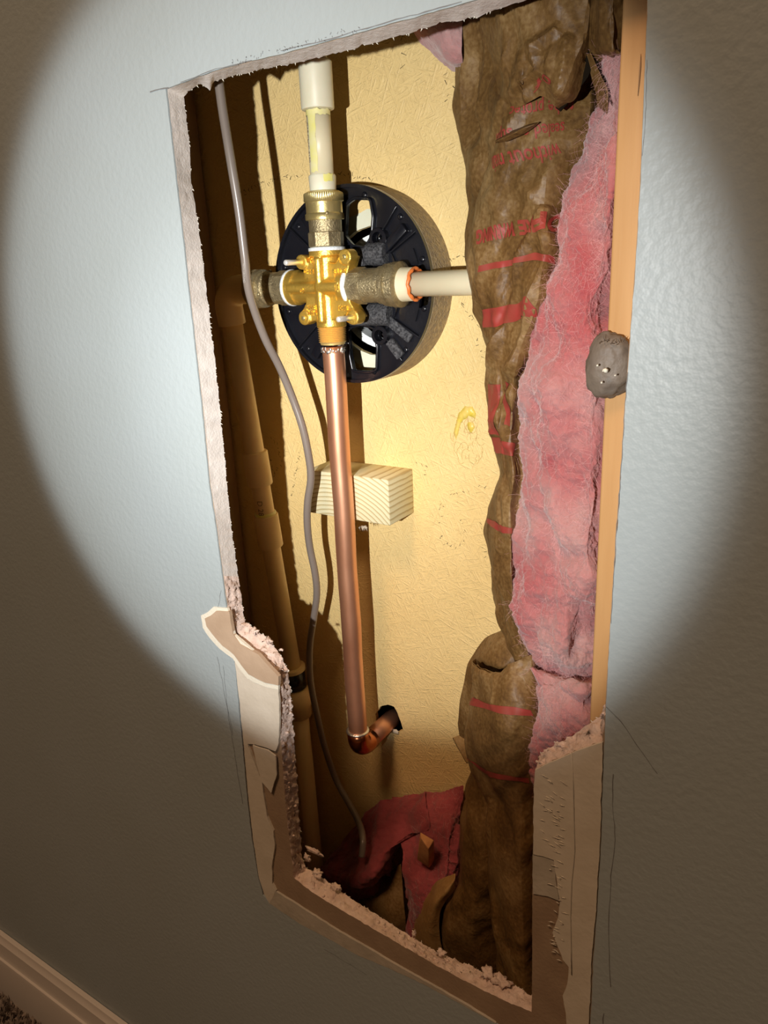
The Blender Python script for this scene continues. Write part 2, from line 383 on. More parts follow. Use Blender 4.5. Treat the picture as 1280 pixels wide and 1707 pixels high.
# paint sheet: hole outline follows the cut, and the scored line where the face is peeled
cutL = [(383,1035),(373,960),(363,883),(351,805),(339,680),(330,600),(319,500),(308,402),(302,346),(297,308),(290,242),(285,201),(279,148)]
cutT = [(300,141),(330,129),(360,119),(416,104),(479,89),(541,72),(600,56),(660,39),(722,22),(797,0),(870,-20),(1079,-78)]
cutR = [(1079,-5),(1067,300),(1060,420),(1043,650),(1030,850),(1018,1020),(1008,1190),(1005,1270),(1001,1402),(995,1510),(988,1600),(983,1707)]
low = [(984,1800),(826,1707),(770,1675),(712,1642),(650,1612),(595,1588),(560,1570),(500,1537),(451,1507),(438,1492),(430,1460),(420,1400),(412,1330),(404,1240),(398,1180),(392,1110),(385,1080)]
off = []
for p in cutL: off.append((p[0] - 3.0, p[1]))
for p in cutT: off.append((p[0], p[1] - 2.0))
for p in cutR: off.append((p[0] + 1.0, p[1]))
paint_hole = rough(px(off + low), 0.003, 0.0003)
V, F = slab(rect, [paint_hole], 0, SK)
wall = link('wall_front', V, F, M['paint'], smooth=False, kind='structure')
fr2 = [(v.x, v.z) for v in front]; bk2 = [(v.x, v.z) for v in back]
v2, f2 = fill(rect, [fr2])
V = [Vector((v[0], SK + 0.00002, v[1])) for v in v2]
link('board_face', V, f2, M['brownpaper'], wall, smooth=False, label='bare brown paper face of the wallboard')
v2, f2 = fill(rect, [bk2])
link('board_back', [Vector((v[0], TH, v[1])) for v in v2], f2, M['backpaper'], wall, smooth=False)
# rim of the board: gypsum core, rough
def rim(sel, name, m, label):
    ns = 9; V, F = [], []; n = len(front); idx = {}
    for i in range(n):
        for j in range(ns):
            t_ = j / (ns - 1); p = front[i].lerp(back[i], t_)
            if 0 < j < ns - 1:
                am = 0.0019 if torn[i] else 0.00030
                p = p + noise.noise_vector(p * 420) * am + noise.noise_vector(p * 1300) * am * 0.6
            V.append(p)
    for i in range(n):
        if torn[i] != sel: continue
        i2 = (i + 1) % n
        for j in range(ns - 1): F.append((i * ns + j, i * ns + j + 1, i2 * ns + j + 1, i2 * ns + j))
    return link(name, V, F, m, wall, label=label)
rim(False, 'gypsum_cut', M['gypsum'], 'clean sawn grey gypsum edge')
rim(True, 'gypsum_break', M['gyptorn'], 'crumbly broken pinkish gypsum edge')
# loose crumbs and lumps of gypsum along the broken edges
def lump(c, r, seed, squash=(1, 1, 1), sub=2, rug=0.45):
    bm = bmesh.new(); bmesh.ops.create_icosphere(bm, subdivisions=sub, radius=1)
    for v in bm.verts:
        k = 1 + rug * noise.noise(v.co * 1.6 + Vector((seed, 0, 0))) + rug * 0.6 * noise.noise(v.co * 4 + Vector((0, seed, 0)))
        v.co = Vector((v.co.x * squash[0], v.co.y * squash[1], v.co.z * squash[2])) * k * r + Vector(c)
    V = [v.co.copy() for v in bm.verts]; F = [tuple(v.index for v in f.verts) for f in bm.faces]; bm.free()
    return V, F
lumps = []
for i in range(0, len(front), 2):
    if torn[i] and random.random() < 0.4:
        t_ = random.random(); p = front[i].lerp(back[i], 0.15 + 0.8 * t_)
        lumps.append(lump(p, random.uniform(0.0004, 0.0013), i, (1.3, 1, 0.8), sub=2))
V, F = merge(*lumps)
o = link('gypsum_crumb', V, F, M['gyptorn'], wall, kind='stuff')
for (x, y, r, sq) in ((524,1419,0.0075,(1.3,0.3,0.5)),(512,1430,0.006,(0.8,0.4,0.9)),(560,1478,0.004,(1.3,1,0.8)),(812,1622,0.0055,(1.2,1,0.9)),(838,1636,0.0065,(1.3,1,0.8)),(425,1052,0.004,(1.2,1,0.8)),(735,1588,0.004,(1.2,1,0.8)),(690,1556,0.003,(0.8,0.6,1.5)),(468,1083,0.0016,(1.6,1,0.8)),(448,1068,0.0035,(1.2,1,1)),(528,1455,0.005,(1.2,1,0.6)),(1000,1215,0.004,(1,1,1.2)),(940,1243,0.0035,(1.4,1,0.8))):
    V, F = lump(P(x, y, 0.0105), r * 0.55, x + y, sq, 3, 1.1); link('gypsum_lump', V, F, M['gyptorn'], wall)
# ragged brown paper fuzz on the back edge of the cut
fz = []
for i in range(0, len(back)):
    if random.random() < 0.5:
        b_ = back[i]; d = Vector((random.uniform(-1, 1), random.uniform(-0.2, 0.5), random.uniform(-1, 1))).normalized()
        l = random.uniform(0.0006, 0.0016)
        sd = d.orthogonal().normalized() * 0.0003
        fz.append(([b_ - sd, b_ + sd, b_ + d * l], [(0, 1, 2)]))
V, F = merge(*fz); link('paper_fuzz', V, F, M['creamedge'], wall, kind='stuff')

def patch(name, pts, y0, y1, m, label=None, step=0.003, amp=0.0004, bump_out=None):
    V, F = slab(rough(px(pts, y0), step, amp), [], y0, y1)
    if bump_out:
        V = [v + Vector((0, bump_out(v), 0)) for v in V]
    return autosmooth(link(name, V, F, m, wall, smooth=False, label=label))
# left: torn flap of brown paper with a pale torn edge
patch('torn_paper_rim', [(379,1014),(356,1012),(346,1021),(335,1026),(338,1046),(348,1062),(366,1082),(388,1098),(398,1114),(412,1131),(425,1138),(442,1145),(464,1150),(464,1130),(430,1092),(390,1058)], -0.0007, SK, M['creamedge'], 'pale torn paper edge')
patch('torn_flap', [(382,1020),(360,1019),(350,1027),(341,1031),(344,1044),(354,1058),(370,1076),(390,1091),(402,1109),(414,1124),(427,1131),(442,1138),(464,1143),(464,1128),(453,1116),(430,1091),(400,1074),(388,1057)], -0.0014, SK, M['tanpaper'], 'bare brown torn paper flap')
patch('compound_strip', [(391,1099),(402,1113),(420,1134),(441,1145),(464,1150),(466,1200),(464,1240),(459,1253),(446,1247),(420,1240),(412,1240),(436,1302),(441,1336),(445,1361),(455,1385),(458,1408),(453,1445),(454,1473),(460,1485),(449,1506),(440,1490),(431,1460),(422,1400),(414,1330),(406,1240),(400,1180)], -0.0004, SK, M['cream'], 'cream joint compound strip')
patch('compound_chip', [(421,1243),(446,1251),(459,1260),(461,1291),(452,1322),(436,1303),(428,1275)], -0.0012, -0.0002, M['cream'], 'loose cream chip of compound')
# bottom skim strip
patch('skim_strip', [(456,1484),(475,1496),(520,1524),(560,1550),(600,1573),(650,1603),(712,1638),(770,1671),(826,1706),(770,1675),(712,1644),(650,1615),(595,1592),(560,1572),(500,1540),(449,1506)], -0.0003, SK, M['greytan'], 'thin grey skim strip')
# right: sheet of cream compound over the brown paper
def wav(v): return -0.0004 * math.exp(-((v.x - P(957, 1450).x) / 0.0012) ** 2)
patch('compound_sheet', [(892,1284),(925,1268),(970,1249),(1004,1238),(1004,1275),(1000,1402),(994,1510),(986,1600),(981,1712),(944,1712),(943,1690),(938,1660),(946,1640),(948,1612),(938,1600),(921,1555),(930,1530),(933,1505),(929,1480),(923,1434),(905,1428),(888,1424),(890,1300)], -0.0003, SK, M['cream'], 'cream joint compound sheet')
patch('grey_patch', [(888,1424),(905,1428),(924,1436),(928,1480),(932,1502),(912,1494),(888,1490)], 0.0003, SK, M['greytan'], 'small grey patch of paint')
# ripples of torn compound
rp = []
for i in range(70):
    y = random.uniform(1290, 1600); x = random.gauss(925 if y > 1400 else 915, 8)
    if y < 1400: x = random.uniform(897, 935)
    a_ = P(x, y, -0.0004); l = random.uniform(0.0015, 0.005); an = random.uniform(-0.6, 0.3)
    b_ = a_ + Vector((math.cos(an) * l, 0, math.sin(an) * l)); c_ = a_.lerp(b_, 0.5) + Vector((0, -0.0003, 0.0006))
    rp.append(tube([a_, c_, b_], [0.0001, 0.0003, 0.0001], 5))
V, F = merge(*rp); link('compound_ripple', V, F, M['cream'], wall, kind='stuff')
V, F = tube([P(x, y, -0.0004) for x, y in ((953,1255),(956,1320),(957,1380),(958,1420),(953,1470),(951,1530),(952,1580),(953,1625))], 0.00035, 6)
link('crease_line', V, F, M['greytan'], wall)

# pencil lines on the paint
def stroke(name, pts, m, wd=0.0004, dep=-0.0002, parent=None, jit=0.0):
    q = []
    for i in range(len(pts) - 1):
        a_, b_ = Vector(pts[i]), Vector(pts[i + 1]); k = max(2, int((b_ - a_).length / 12))
        for j in range(k): q.append(a_.lerp(b_, j / k))
    q.append(Vector(pts[-1]))
    pp = [P(p.x + random.uniform(-jit, jit), p.y + random.uniform(-jit, jit), dep) for p in q]
    V, F = [], []
    for i, p in enumerate(pp):
        d = (pp[min(i + 1, len(pp) - 1)] - pp[max(i - 1, 0)]).normalized(); n_ = Vector((-d.z, 0, d.x)) * wd / 2 * random.uniform(0.5, 1.2)
        V += [p - n_, p + n_]
        if i: F.append((2 * i - 2, 2 * i - 1, 2 * i + 1, 2 * i))
    return link(name, V, F, m, parent, smooth=False)
for pts, wd in (([(250,153),(265,149),(280,146)],0.0006),([(368,985),(366,1000),(362,1020)],0.0003),([(362,1095),(375,1160),(385,1220),(396,1290),(404,1340)],0.0003),([(372,1110),(378,1170),(388,1225)],0.0002),
    ([(1010,1178),(1035,1202),(1060,1240),(1078,1265),(1095,1290)],0.0004),([(1022,1290),(1021,1340),(1026,1400),(1018,1460),(1014,1540),(1016,1600),(1017,1645)],0.0004),
    ([(540,1583),(570,1600),(610,1625)],0.0003),([(1006,1690),(1005,1707)],0.0006),([(1078,100),(1076,200),(1070,260)],0.00015),
    ([(1046,620),(1040,700),(1034,800),(1026,900),(1018,1040)],0.0003),([(300,137),(360,115),(420,100)],0.0004),([(470,84),(540,68),(600,50),(660,33),(720,17),(770,2)],0.0005)):
    stroke('pencil_line', pts, M['graphite'], wd, parent=wall, jit=0.8)
V = []; sc_ = []
for i in range(60):
    x = random.uniform(385, 600); y = 104 - (x - 416) * 0.27 - random.uniform(2, 12)
    a_ = P(x, y, -0.0002); d = Vector((random.uniform(-1, 1), 0, random.uniform(-1, 1))).normalized() * random.uniform(0.0005, 0.0014); n_ = Vector((-d.z, 0, d.x)).normalized() * 0.00012
    sc_.append(([a_ - n_, a_ + n_, a_ + d + n_, a_ + d - n_], [(0, 1, 2, 3)]))
V, F = merge(*sc_); link('pencil_smudge', V, F, M['graphite'], wall, smooth=False, kind='stuff')

# ---------------------------------------------------------------- inside of the wall
hb = [(626,1190),(634,1178),(646,1174),(656,1178),(662,1188),(668,1202),(672,1217),(661,1222),(648,1222),(636,1222),(628,1208)]
pipeX = P(555, 575, PD).x
hole2 = rough(px(hb, BACK), 0.003, 0.0006)
cA, cT, cD = P(459, 456, 0.128), P(581, 306, 0.128), P(604, 638, 0.128)
def circ(a, b, c):
    ax, ay, bx, by, cx, cy = a.x, a.z, b.x, b.z, c.x, c.z
    d = 2 * (ax * (by - cy) + bx * (cy - ay) + cx * (ay - by))
    ux = ((ax * ax + ay * ay) * (by - cy) + (bx * bx + by * by) * (cy - ay) + (cx * cx + cy * cy) * (ay - by)) / d
    uy = ((ax * ax + ay * ay) * (cx - bx) + (bx * bx + by * by) * (ax - cx) + (cx * cx + cy * cy) * (bx - ax)) / d
    return ux, uy, math.hypot(ax - ux, ay - uy)
cx_, cz_, cr0 = circ(cA, cT, cD)
RH = (P(600, 378, BACK).z - P(605, 592, BACK).z) / 2; HZ = (P(600, 378, BACK).z + P(605, 592, BACK).z) / 2; HX = cx_ + 0.006
hole3 = rough([(HX + RH * math.cos(t * math.pi / 30), HZ + RH * math.sin(t * math.pi / 30)) for t in range(60)], 0.003, 0.0006)
V, F = slab([(-0.75, 0.02), (0.2, 0.02), (0.2, Z1 - 0.05), (-0.75, Z1 - 0.05)], [hole2, hole3], BACK, BACK + 0.004)
wb = link('wall_back', V, F, M['yellow'], smooth=False, kind='structure')
V, F = boxv((-0.27, BACK + 0.06, 1.2), (0.98, 0.004, 2.4)); link('blackout_sheet', V, F, M['void'], smooth=False, kind='structure')  # dark sheet added behind the panel to block stray ambient light
ro_ = rough([(HX + (RH + 0.011) * math.cos(t * math.pi / 30), HZ + (RH + 0.011) * math.sin(t * math.pi / 30)) for t in range(60)], 0.003, 0.0012)
V, F = slab(ro_, [hole3], BACK - 0.0008, BACK); link('hole_rim', V, F, M['cpvcw'], wb, smooth=False, label='cream ground rim of the valve hole')
V, F = lathe(Vector((HX, BACK + 0.006, HZ)), (0, 1, 0), [(0, RH * .78), (0.0, RH * .9), (0.012, RH * .9), (0.012, RH * .78), (0, RH * .78)], 48, cap=False); autosmooth(link('sleeve', V, F, M['tape'], wb, label='grey white sleeve seen through the plate'))
# torn white chip at the hole in the panel
V, F = lump(P(659, 1219, BACK - 0.001), 0.003, 3, (1.2, 0.4, 0.7), 2); link('panel_chip', V, F, M['creamedge'], wb, label='pale torn chip beside the pipe hole')
# yellow glue stain and scratches
glue = mat('glue', (0.80, 0.62, 0.07), 0.35, var=(0.82, 0.60, 0.20), vscale=120)
for k_, pts_ in enumerate(([(765,690),(775,676),(788,678),(794,690),(792,698),(782,692),(772,700),(766,712),(764,725),(760,733),(757,722),(760,705)], [(780,705),(788,704),(792,712),(786,722),(780,716)])):
    V, F = slab(rough(px(pts_, BACK), 0.001, 0.0008, seed=k_), [], BACK - 0.0005, BACK); link('glue_stain', V, F, glue, wb, label='bright yellow glue smear')
sq_ = []
for i in range(46):
    c_ = P(random.gauss(780, 13), random.uniform(690, 770), BACK - 0.0002); a0_ = random.uniform(0, 6); r_ = random.uniform(0.0012, 0.004)
    sq_.append(tube([c_ + Vector((math.cos(a0_ + k * .4) * r_, 0, math.sin(a0_ + k * .4) * r_ * 1.4)) for k in range(random.randint(3, 8))], 0.00013, 4, cap=False))
V, F = merge(*sq_); link('surface_fibre', V, F, mat('fibre_dark', (0.55, 0.38, 0.14), 0.7), wb, kind='stuff')
# dashes of black marker drawn round the plate and the openings
dash = []
def dashes(pts, dens=0.0035, sz=0.0028, spread=0.0015):
    pp = [P(x, y, BACK - 0.0004) for x, y in pts]
    for i in range(len(pp) - 1):
        a_, b_ = pp[i], pp[i + 1]; k = max(1, int((b_ - a_).length / dens))
        for j in range(k):
            if random.random() < 0.12: continue
            p = a_.lerp(b_, (j + random.random() * 0.6) / k) + Vector((random.uniform(-1, 1) * spread, 0, random.uniform(-1, 1) * spread))
            an = random.choice((0.6, -0.7, 1.2, 0.1)) + random.uniform(-0.4, 0.4); l = sz * random.uniform(0.35, 1.0)
            d = Vector((math.cos(an), 0, math.sin(an))) * l; n_ = Vector((-d.z, 0, d.x)).normalized() * random.uniform(0.00012, 0.00028)
            dash.append(([p - n_, p + n_, p + d + n_ * 0.5, p + d - n_ * 0.5], [(0, 1, 2, 3)]))
dashes([(400,325),(430,308),(470,297),(505,294)], 0.002); dashes([(545,288),(580,293),(622,300)], 0.0022)
dashes([(735,440),(775,425)], 0.003); dashes([(755,480),(775,505),(790,545),(803,590),(812,612)], 0.0025, 0.0035, 0.003)
dashes([(815,812),(790,815),(755,822),(735,845),(728,880),(735,905),(765,915),(775,890),(762,862)], 0.0035)
dashes([(745,120),(750,150),(742,175),(745,180)], 0.004, 0.004, 0.003); dashes([(672,65),(668,100),(675,120)], 0.004, 0.005, 0.003)
dashes([(452,730),(463,745),(470,770),(455,795),(448,760)], 0.0024); dashes([(498,755),(492,790),(485,830)], 0.0024)
dashes([(690,770),(708,775),(705,800)], 0.004); dashes([(800,870),(806,900),(804,950)], 0.004)
V, F = merge(*dash); link('marker_dash', V, F, M['ink'], wb, smooth=False, kind='stuff')

# studs
st = thing('stud', (P(1056, 400, TH).x + 0.005, TH, 0.05), 'pale pine wall stud standing along the right side of the opening', 'stud')
sx0 = P(1019, 400, TH + 0.0006).x
V, F = boxv((sx0 + 0.019, TH + 0.0005 + 0.0695, 1.2), (0.038, 0.139, 2.3)); superbox(V, F, M['stud'], 'stud_face', st, 0.0012)
V, F = tube([P(1068, 90, TH), P(1067, 110, TH), P(1065, 135, TH - 0.0001), P(1063, 160, TH)], [0.0001, 0.00035, 0.0003, 0.0001], 6); link('knot', V, F, M['darkstud'], st)
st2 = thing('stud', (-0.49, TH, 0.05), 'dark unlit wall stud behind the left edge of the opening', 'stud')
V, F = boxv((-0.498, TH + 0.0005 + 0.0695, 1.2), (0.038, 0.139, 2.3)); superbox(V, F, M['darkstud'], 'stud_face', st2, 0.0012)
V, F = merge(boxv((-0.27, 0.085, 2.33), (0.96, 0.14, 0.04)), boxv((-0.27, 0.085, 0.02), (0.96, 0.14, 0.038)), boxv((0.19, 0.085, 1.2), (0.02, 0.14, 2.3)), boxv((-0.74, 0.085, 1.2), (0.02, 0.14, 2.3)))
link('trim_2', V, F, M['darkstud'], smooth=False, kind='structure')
# grey adhesive blob
c = P(1012, 612, 0.008)
V, F = lump(c + Vector((0, 0.003, 0)), 0.0150, 9, (0.70, 0.42, 1.0), 4, 0.16)
bl = link('adhesive_blob', V, F, M['caulk'], loc=c); tag(bl, 'dried grey brown blob of adhesive stuck to the pine stud', 'adhesive')
for i in range(6):
    q = P(random.uniform(995, 1030), random.uniform(575, 650), 0.0015); V, F = lump(q, 0.0005 if i else 0.0012, i, sub=1); link('grit', V, F, M['creamedge'], bl)
fib = []
for i in range(14):
    q = P(1000 + i * 3, 570 + random.uniform(-4, 4), 0.006); fib.append(tube([q, q + Vector((random.uniform(-.002, .002), -0.002, random.uniform(-.001, .003)))], [0.0002, 0.0001], 4))
V, F = merge(*fib); link('paper_shred', V, F, M['caulk'], bl)

# ---------------------------------------------------------------- pipes
def xline(y): return 547 + (y - 575) * 0.0758
def zc(y, dep=PD): return P(xline(y), y, dep).z
VZ = P(547, 478, PD).z
AX = Vector((pipeX, PD, 0))
def up(z): return Vector((pipeX, PD, z))
def xc(x): return P(x, 478 - (x - 545) * 0.07, PD).x

# copper
cp = thing('copper_pipe', up(zc(1240)), 'upright copper pipe dropping from the brass valve to an elbow', 'pipe')
zt, zb = zc(578), zc(1228)
n = 60; path = []; rad = []
for i in range(n + 1):
    z = zt + (zb - zt) * i / n
    path.append(Vector((pipeX + 0.0003 * math.sin(i * 0.35), PD, z))); rad.append(0.0079 * (1 + 0.03 * noise.noise(Vector((0, 0, z * 40)))))
V, F = tube(path, rad, 40); link('pipe', V, F, M['copper'], cp)
ze = zc(1243); er = 0.0125
def bend(center, r, rad_, a0, a1, u, v, n=14, seg=32):
    pts = [center + (u * math.cos(a0 + (a1 - a0) * i / n) + v * math.sin(a0 + (a1 - a0) * i / n)) * r for i in range(n + 1)]
    return tube(pts, rad_, seg)
# elbow from down to +Y
e0 = up(zb + 0.004); arc = [up(zb + 0.006), up(zb)]
for i in range(1, 13):
    t_ = math.pi / 2 * i / 12
    arc.append(Vector((pipeX, PD + er - er * math.cos(t_), zb - er * math.sin(t_))))
arc.append(arc[-1] + Vector((0, 0.006, 0)))
V, F = tube(arc, [0.0090] * len(arc), 36); link('elbow', V, F, M['copperdark'], cp, label='darker red copper elbow')
V, F = tube([arc[-1] - Vector((0, 0.004, 0)), arc[-1] + Vector((0, 0.05, 0))], 0.0079, 36); link('stub', V, F, M['copper'], cp)
V, F = lathe(up(zb + 0.0055), (0, 0, 1), [(0, 0.0094), (0.0006, 0.0098), (0.0014, 0.0096), (0.002, 0.0082)], 36); link('solder_ring', V, F, M['solder'], cp, label='bright silver solder ring')
sld = [lump(up(zt - 0.002) + Vector((math.cos(t_) * 0.0077, math.sin(t_) * 0.0077, random.uniform(-0.001, 0.0015))), random.uniform(0.0006, 0.0017), i, (1, 0.8, 1.0), 2, 0.8) for i, t_ in enumerate([k * 0.2 + random.random() * 0.2 for k in range(32)])]
V, F = merge(*sld); link('solder_bead', V, F, M['solder'], cp, label='bright silver solder blobs')

# valve
vl = thing('shower_valve', (pipeX, PD, VZ), 'shiny brass cross-shaped valve in front of the round black plate', 'valve')
vc = Vector((pipeX, PD, VZ)); vlx0, vlx1 = xc(489), xc(583); vz0, vz1 = zc(545), zc(420)
def ztof(y): return zc(y) - VZ
parts = [tube([Vector((pipeX, PD, vz0)), Vector((pipeX, PD, vz1))], [0.0105] * 2, 40),
         tube([Vector((pipeX, PD, vz1 - 0.003)), Vector((pipeX, PD, vz1 + 0.0015))], [0.0125] * 2, 40),
         tube([Vector((vlx0, PD, VZ)), Vector((vlx1, PD, VZ))], [0.0107] * 2, 40),
         tube([Vector((vlx0 - 0.001, PD, VZ)), Vector((vlx0 + 0.006, PD, VZ))], [0.0122] * 2, 40),
         tube([Vector((vlx1 - 0.005, PD, VZ)), Vector((vlx1 + 0.001, PD, VZ))], [0.0122] * 2, 40)]
# raised ribs on the front of the casting
parts.append(tube([Vector((pipeX, PD - 0.0105, vz0 + 0.004)), Vector((pipeX, PD - 0.0105, vz1 - 0.004))], [0.0032] * 2, 16))
parts.append(tube([Vector((pipeX - 0.002, PD - 0.010, VZ)), Vector((vlx1 - 0.002, PD - 0.010, VZ))], [0.0042] * 2, 16))
parts.append(tube([Vector((vlx0 + 0.003, PD - 0.009, VZ)), Vector((pipeX, PD - 0.009, VZ))], [0.0040] * 2, 16))
# ears: plate behind with four lugs
ears = [(503,437), (576,428), (508,530), (589,529)]
EARD = PD - 0.0085
earp = [P(x, y, EARD) for x, y in ears]
hx = [(-0.0165, 0.017), (0.0165, 0.017), (-0.0165, -0.017), (0.0165, -0.017)]
plate = [(earp[0].x + 0.001, earp[0].z - 0.006), (earp[0].x + 0.007, earp[0].z + 0.001), (earp[1].x - 0.009, earp[1].z - 0.004), (earp[1].x - 0.004, earp[1].z + 0.003), (earp[1].x + 0.0045, earp[1].z), (earp[1].x - 0.0005, earp[1].z - 0.013),
         (earp[3].x - 0.002, earp[3].z + 0.010), (earp[3].x + 0.0045, earp[3].z), (earp[3].x - 0.003, earp[3].z - 0.0045), (earp[3].x - 0.010, earp[3].z - 0.001), (earp[2].x + 0.008, earp[2].z - 0.002), (earp[2].x, earp[2].z - 0.0045), (earp[2].x - 0.004, earp[2].z + 0.002), (earp[2].x + 0.002, earp[2].z + 0.010)]
parts.append(slab(plate, [], EARD, EARD + 0.011))
for p in earp: parts.append(tube([p + Vector((0, -0.0012, 0)), p + Vector((0, 0.008, 0))], [0.0050] * 2, 24))
V, F = merge(*parts)
body = link('valve_body', V, F, M['brass'], vl, label='bright yellow brass casting')
md = body.modifiers.new('r', 'REMESH'); md.mode = 'VOXEL'; md.voxel_size = 0.00055; md.use_smooth_shade = True
md = body.modifiers.new('s', 'CORRECTIVE_SMOOTH'); md.iterations = 3; md.use_only_smooth = True
def text_mesh(txt, size, fn, m, name, parent, thick=0.0002, bold=0.0, label=None, spacing=1.0):
    cu = bpy.data.curves.new('t', 'FONT'); cu.body = txt; cu.size = size; cu.offset = bold; cu.align_x = 'CENTER'; cu.align_y = 'CENTER'; cu.space_character = spacing; cu.resolution_u = 3
    tmp = bpy.data.objects.new('t', cu); C.objects.link(tmp); dg = bpy.context.evaluated_depsgraph_get()
    me = bpy.data.meshes.new_from_object(tmp.evaluated_get(dg)); bpy.data.objects.remove(tmp); bpy.data.curves.remove(cu)
    bm = bmesh.new(); bm.from_mesh(me); bmesh.ops.triangulate(bm, faces=bm.faces)
    for _ in range(2):
        lng = [e for e in bm.edges if e.calc_length() > size * 0.16]
        if lng: bmesh.ops.subdivide_edges(bm, edges=lng, cuts=1); bmesh.ops.triangulate(bm, faces=bm.faces)
    V = [fn(v.co.x, v.co.y, 0) for v in bm.verts]; F = [tuple(v.index for v in f.verts) for f in bm.faces]
    if thick:
        n = len(V); V2 = [fn(v.co.x, v.co.y, thick) for v in bm.verts]
        F2 = [tuple(i + n for i in f) for f in F]
        side = [(e.verts[0].index, e.verts[1].index, e.verts[1].index + n, e.verts[0].index + n) for e in bm.edges if len(e.link_faces) == 1]
        V += V2; F = F2 + side
    bm.free(); bpy.data.meshes.remove(me)
    return link(name, V, F, m, parent, smooth=False, label=label)
def flat(c0): return lambda x, y, t: Vector((c0.x + x, c0.y - t, c0.z + y))
for (x, y, t_, s_) in ((522,436,'L.L',0.0042),(517,453,'C 181',0.0042),(566,452,'B 1125',0.004),(519,513,'ASSE',0.0042),(521,522,'1016',0.0042),(571,514,'1048',0.0044)):
    q = P(x, y, EARD - 0.0002); text_mesh(t_, s_, flat(q), M['brass'], 'raised_lettering', vl, 0.0011, 0.00012)
q = P(503, 485, PD - 0.0128); text_mesh('C', 0.0045, flat(q), M['brass'], 'raised_lettering', vl, 0.0008, 0.0001)
q = P(560, 480, PD - 0.0143); text_mesh('II', 0.0055, flat(q), M['brass'], 'raised_lettering', vl, 0.0008, 0.0001)
# screws: two long ones point out, two are driven home
for i in (0, 3):
    V, F = tube([earp[i] + Vector((0, -0.018, 0)), earp[i] + Vector((0, -0.0172, 0)), earp[i] + Vector((0, -0.0135, 0)), earp[i] + Vector((0, -0.0128, 0)), earp[i] + Vector((0, 0.004, 0))], [0.0014, 0.0019, 0.0019, 0.0019, 0.0019], 16); link('screw', V, F, M['steel'], vl, label='silver screw sticking out')
for i in (1, 2):
    V, F = tube([earp[i] + Vector((0, -0.0022, 0)), earp[i] + Vector((0, -0.0018, 0)), earp[i] + Vector((0, 0.004, 0))], [0.0012, 0.0017, 0.0017], 16); link('screw', V, F, M['nutbrass'], vl)
# threaded outlet at the bottom
prof = [(0, 0.0095)]
tz0, tz1 = zc(541), zc(576); Lt = tz0 - tz1
nt_ = 10
for i in range(nt_):
    t0 = Lt * (0.06 + 0.84 * i / nt_)
    prof += [(t0, 0.0088 - 0.0004 * i / nt_), (t0 + Lt * 0.042, 0.0104 - 0.0005 * i / nt_)]
prof += [(Lt * 0.93, 0.0088), (Lt, 0.0086)]
V, F = lathe(up(tz0 + 0.001), (0, 0, -1), prof, 40); autosmooth(link('threaded_outlet', V, F, mat('thread_brass', (0.88, 0.64, 0.24), 0.42, 0.6), vl), 25)

def coupling(p0, axis, L, name_root, vroot, label=None):
    """threaded bronze adapter: cast barrel with its thread tape, hex flats and lugs as sub-parts"""
    ax = Vector(axis); u, v = frame(ax); hexL = L * 0.24; b0 = 0.003 + hexL
    V, F = lathe(p0, ax, [(b0, 0.0105), (b0 + 0.0005, 0.0112), (L * 0.58, 0.0112), (L * 0.60, 0.0122), (L * 0.64, 0.0122), (L * 0.66, 0.0113), (L * 0.70, 0.0113), (L * 0.71, 0.0120), (L * 0.745, 0.0120), (L * 0.76, 0.0105)], 40)
    parent = autosmooth(link('threaded_adapter', V, F, M['oldbrass'], vroot, label='dull rough bronze adapter'))
    V, F = lathe(p0, ax, [(0, 0.0100), (0.0006, 0.0127), (0.0026, 0.0127), (0.0032, 0.010)], 36); link('thread_tape', V, F, M['tape'], parent, label='wound white thread tape')
    V, F = lathe(p0, ax, [(0.003, 0.0108), (0.0036, 0.0122), (0.003 + hexL, 0.0122), (0.0035 + hexL, 0.0112)], 8); link('hex_flats', V, F, M['oldbrass'], parent, smooth=False)
    for k in range(3):
        an = 0.5 + k * 2.1; q = Vector(p0) + ax * (L * 0.62) + (u * math.cos(an) + v * math.sin(an)) * 0.0122
        V, F = lump(q, 0.0014, k, sub=2, rug=0.1); link('lug', V, F, M['oldbrass'], parent)
    return parent
V, F = None, None
tc0 = up(zc(420)); TL = zc(320) - zc(420)
ad1 = coupling(tc0, (0, 0, 1), TL, 'top', vl)
def nut(p0, ax, a0, a1, parent, r=0.0132):
    L = a1 - a0
    pr = [(a0, 0.0105), (a0 + L * .02, r * 0.97), (a0 + L * .05, r), (a0 + L * .22, r), (a0 + L * .25, r * .93), (a0 + L * .62, r * .93), (a0 + L * .66, r * 1.02), (a0 + L * .90, r * 1.02), (a0 + L * .93, r * .99), (a0 + L, r * .80)]
    V, F = lathe(p0, ax, pr, 120, knurl=lambda i: i in (2, 3, 6, 7)); autosmooth(link('knurled_nut', V, F, M['nutbrass'], parent, label='polished knurled brass nut'), 50)
nut(tc0, (0, 0, 1), TL * 0.52, TL, ad1)
rc0 = Vector((xc(583), PD, VZ)); RL = xc(672) - xc(583)
ad2 = coupling(rc0, (1, 0, 0), RL, 'right', vl)
V, F = lathe(rc0, (1, 0, 0), [(RL * .70, 0.011), (RL * .71, 0.0136), (RL * .80, 0.0140), (RL * .81, 0.0130), (RL * .86, 0.0130), (RL * .87, 0.0146), (RL * .97, 0.0146), (RL, 0.0125)], 60)
autosmooth(link('union_nut', V, F, M['oldbrass'], ad2)); 
lc0 = Vector((xc(490), PD, VZ)); LL = xc(490) - xc(424)
ad3 = coupling(lc0, (-1, 0, 0), LL, 'left', vl)
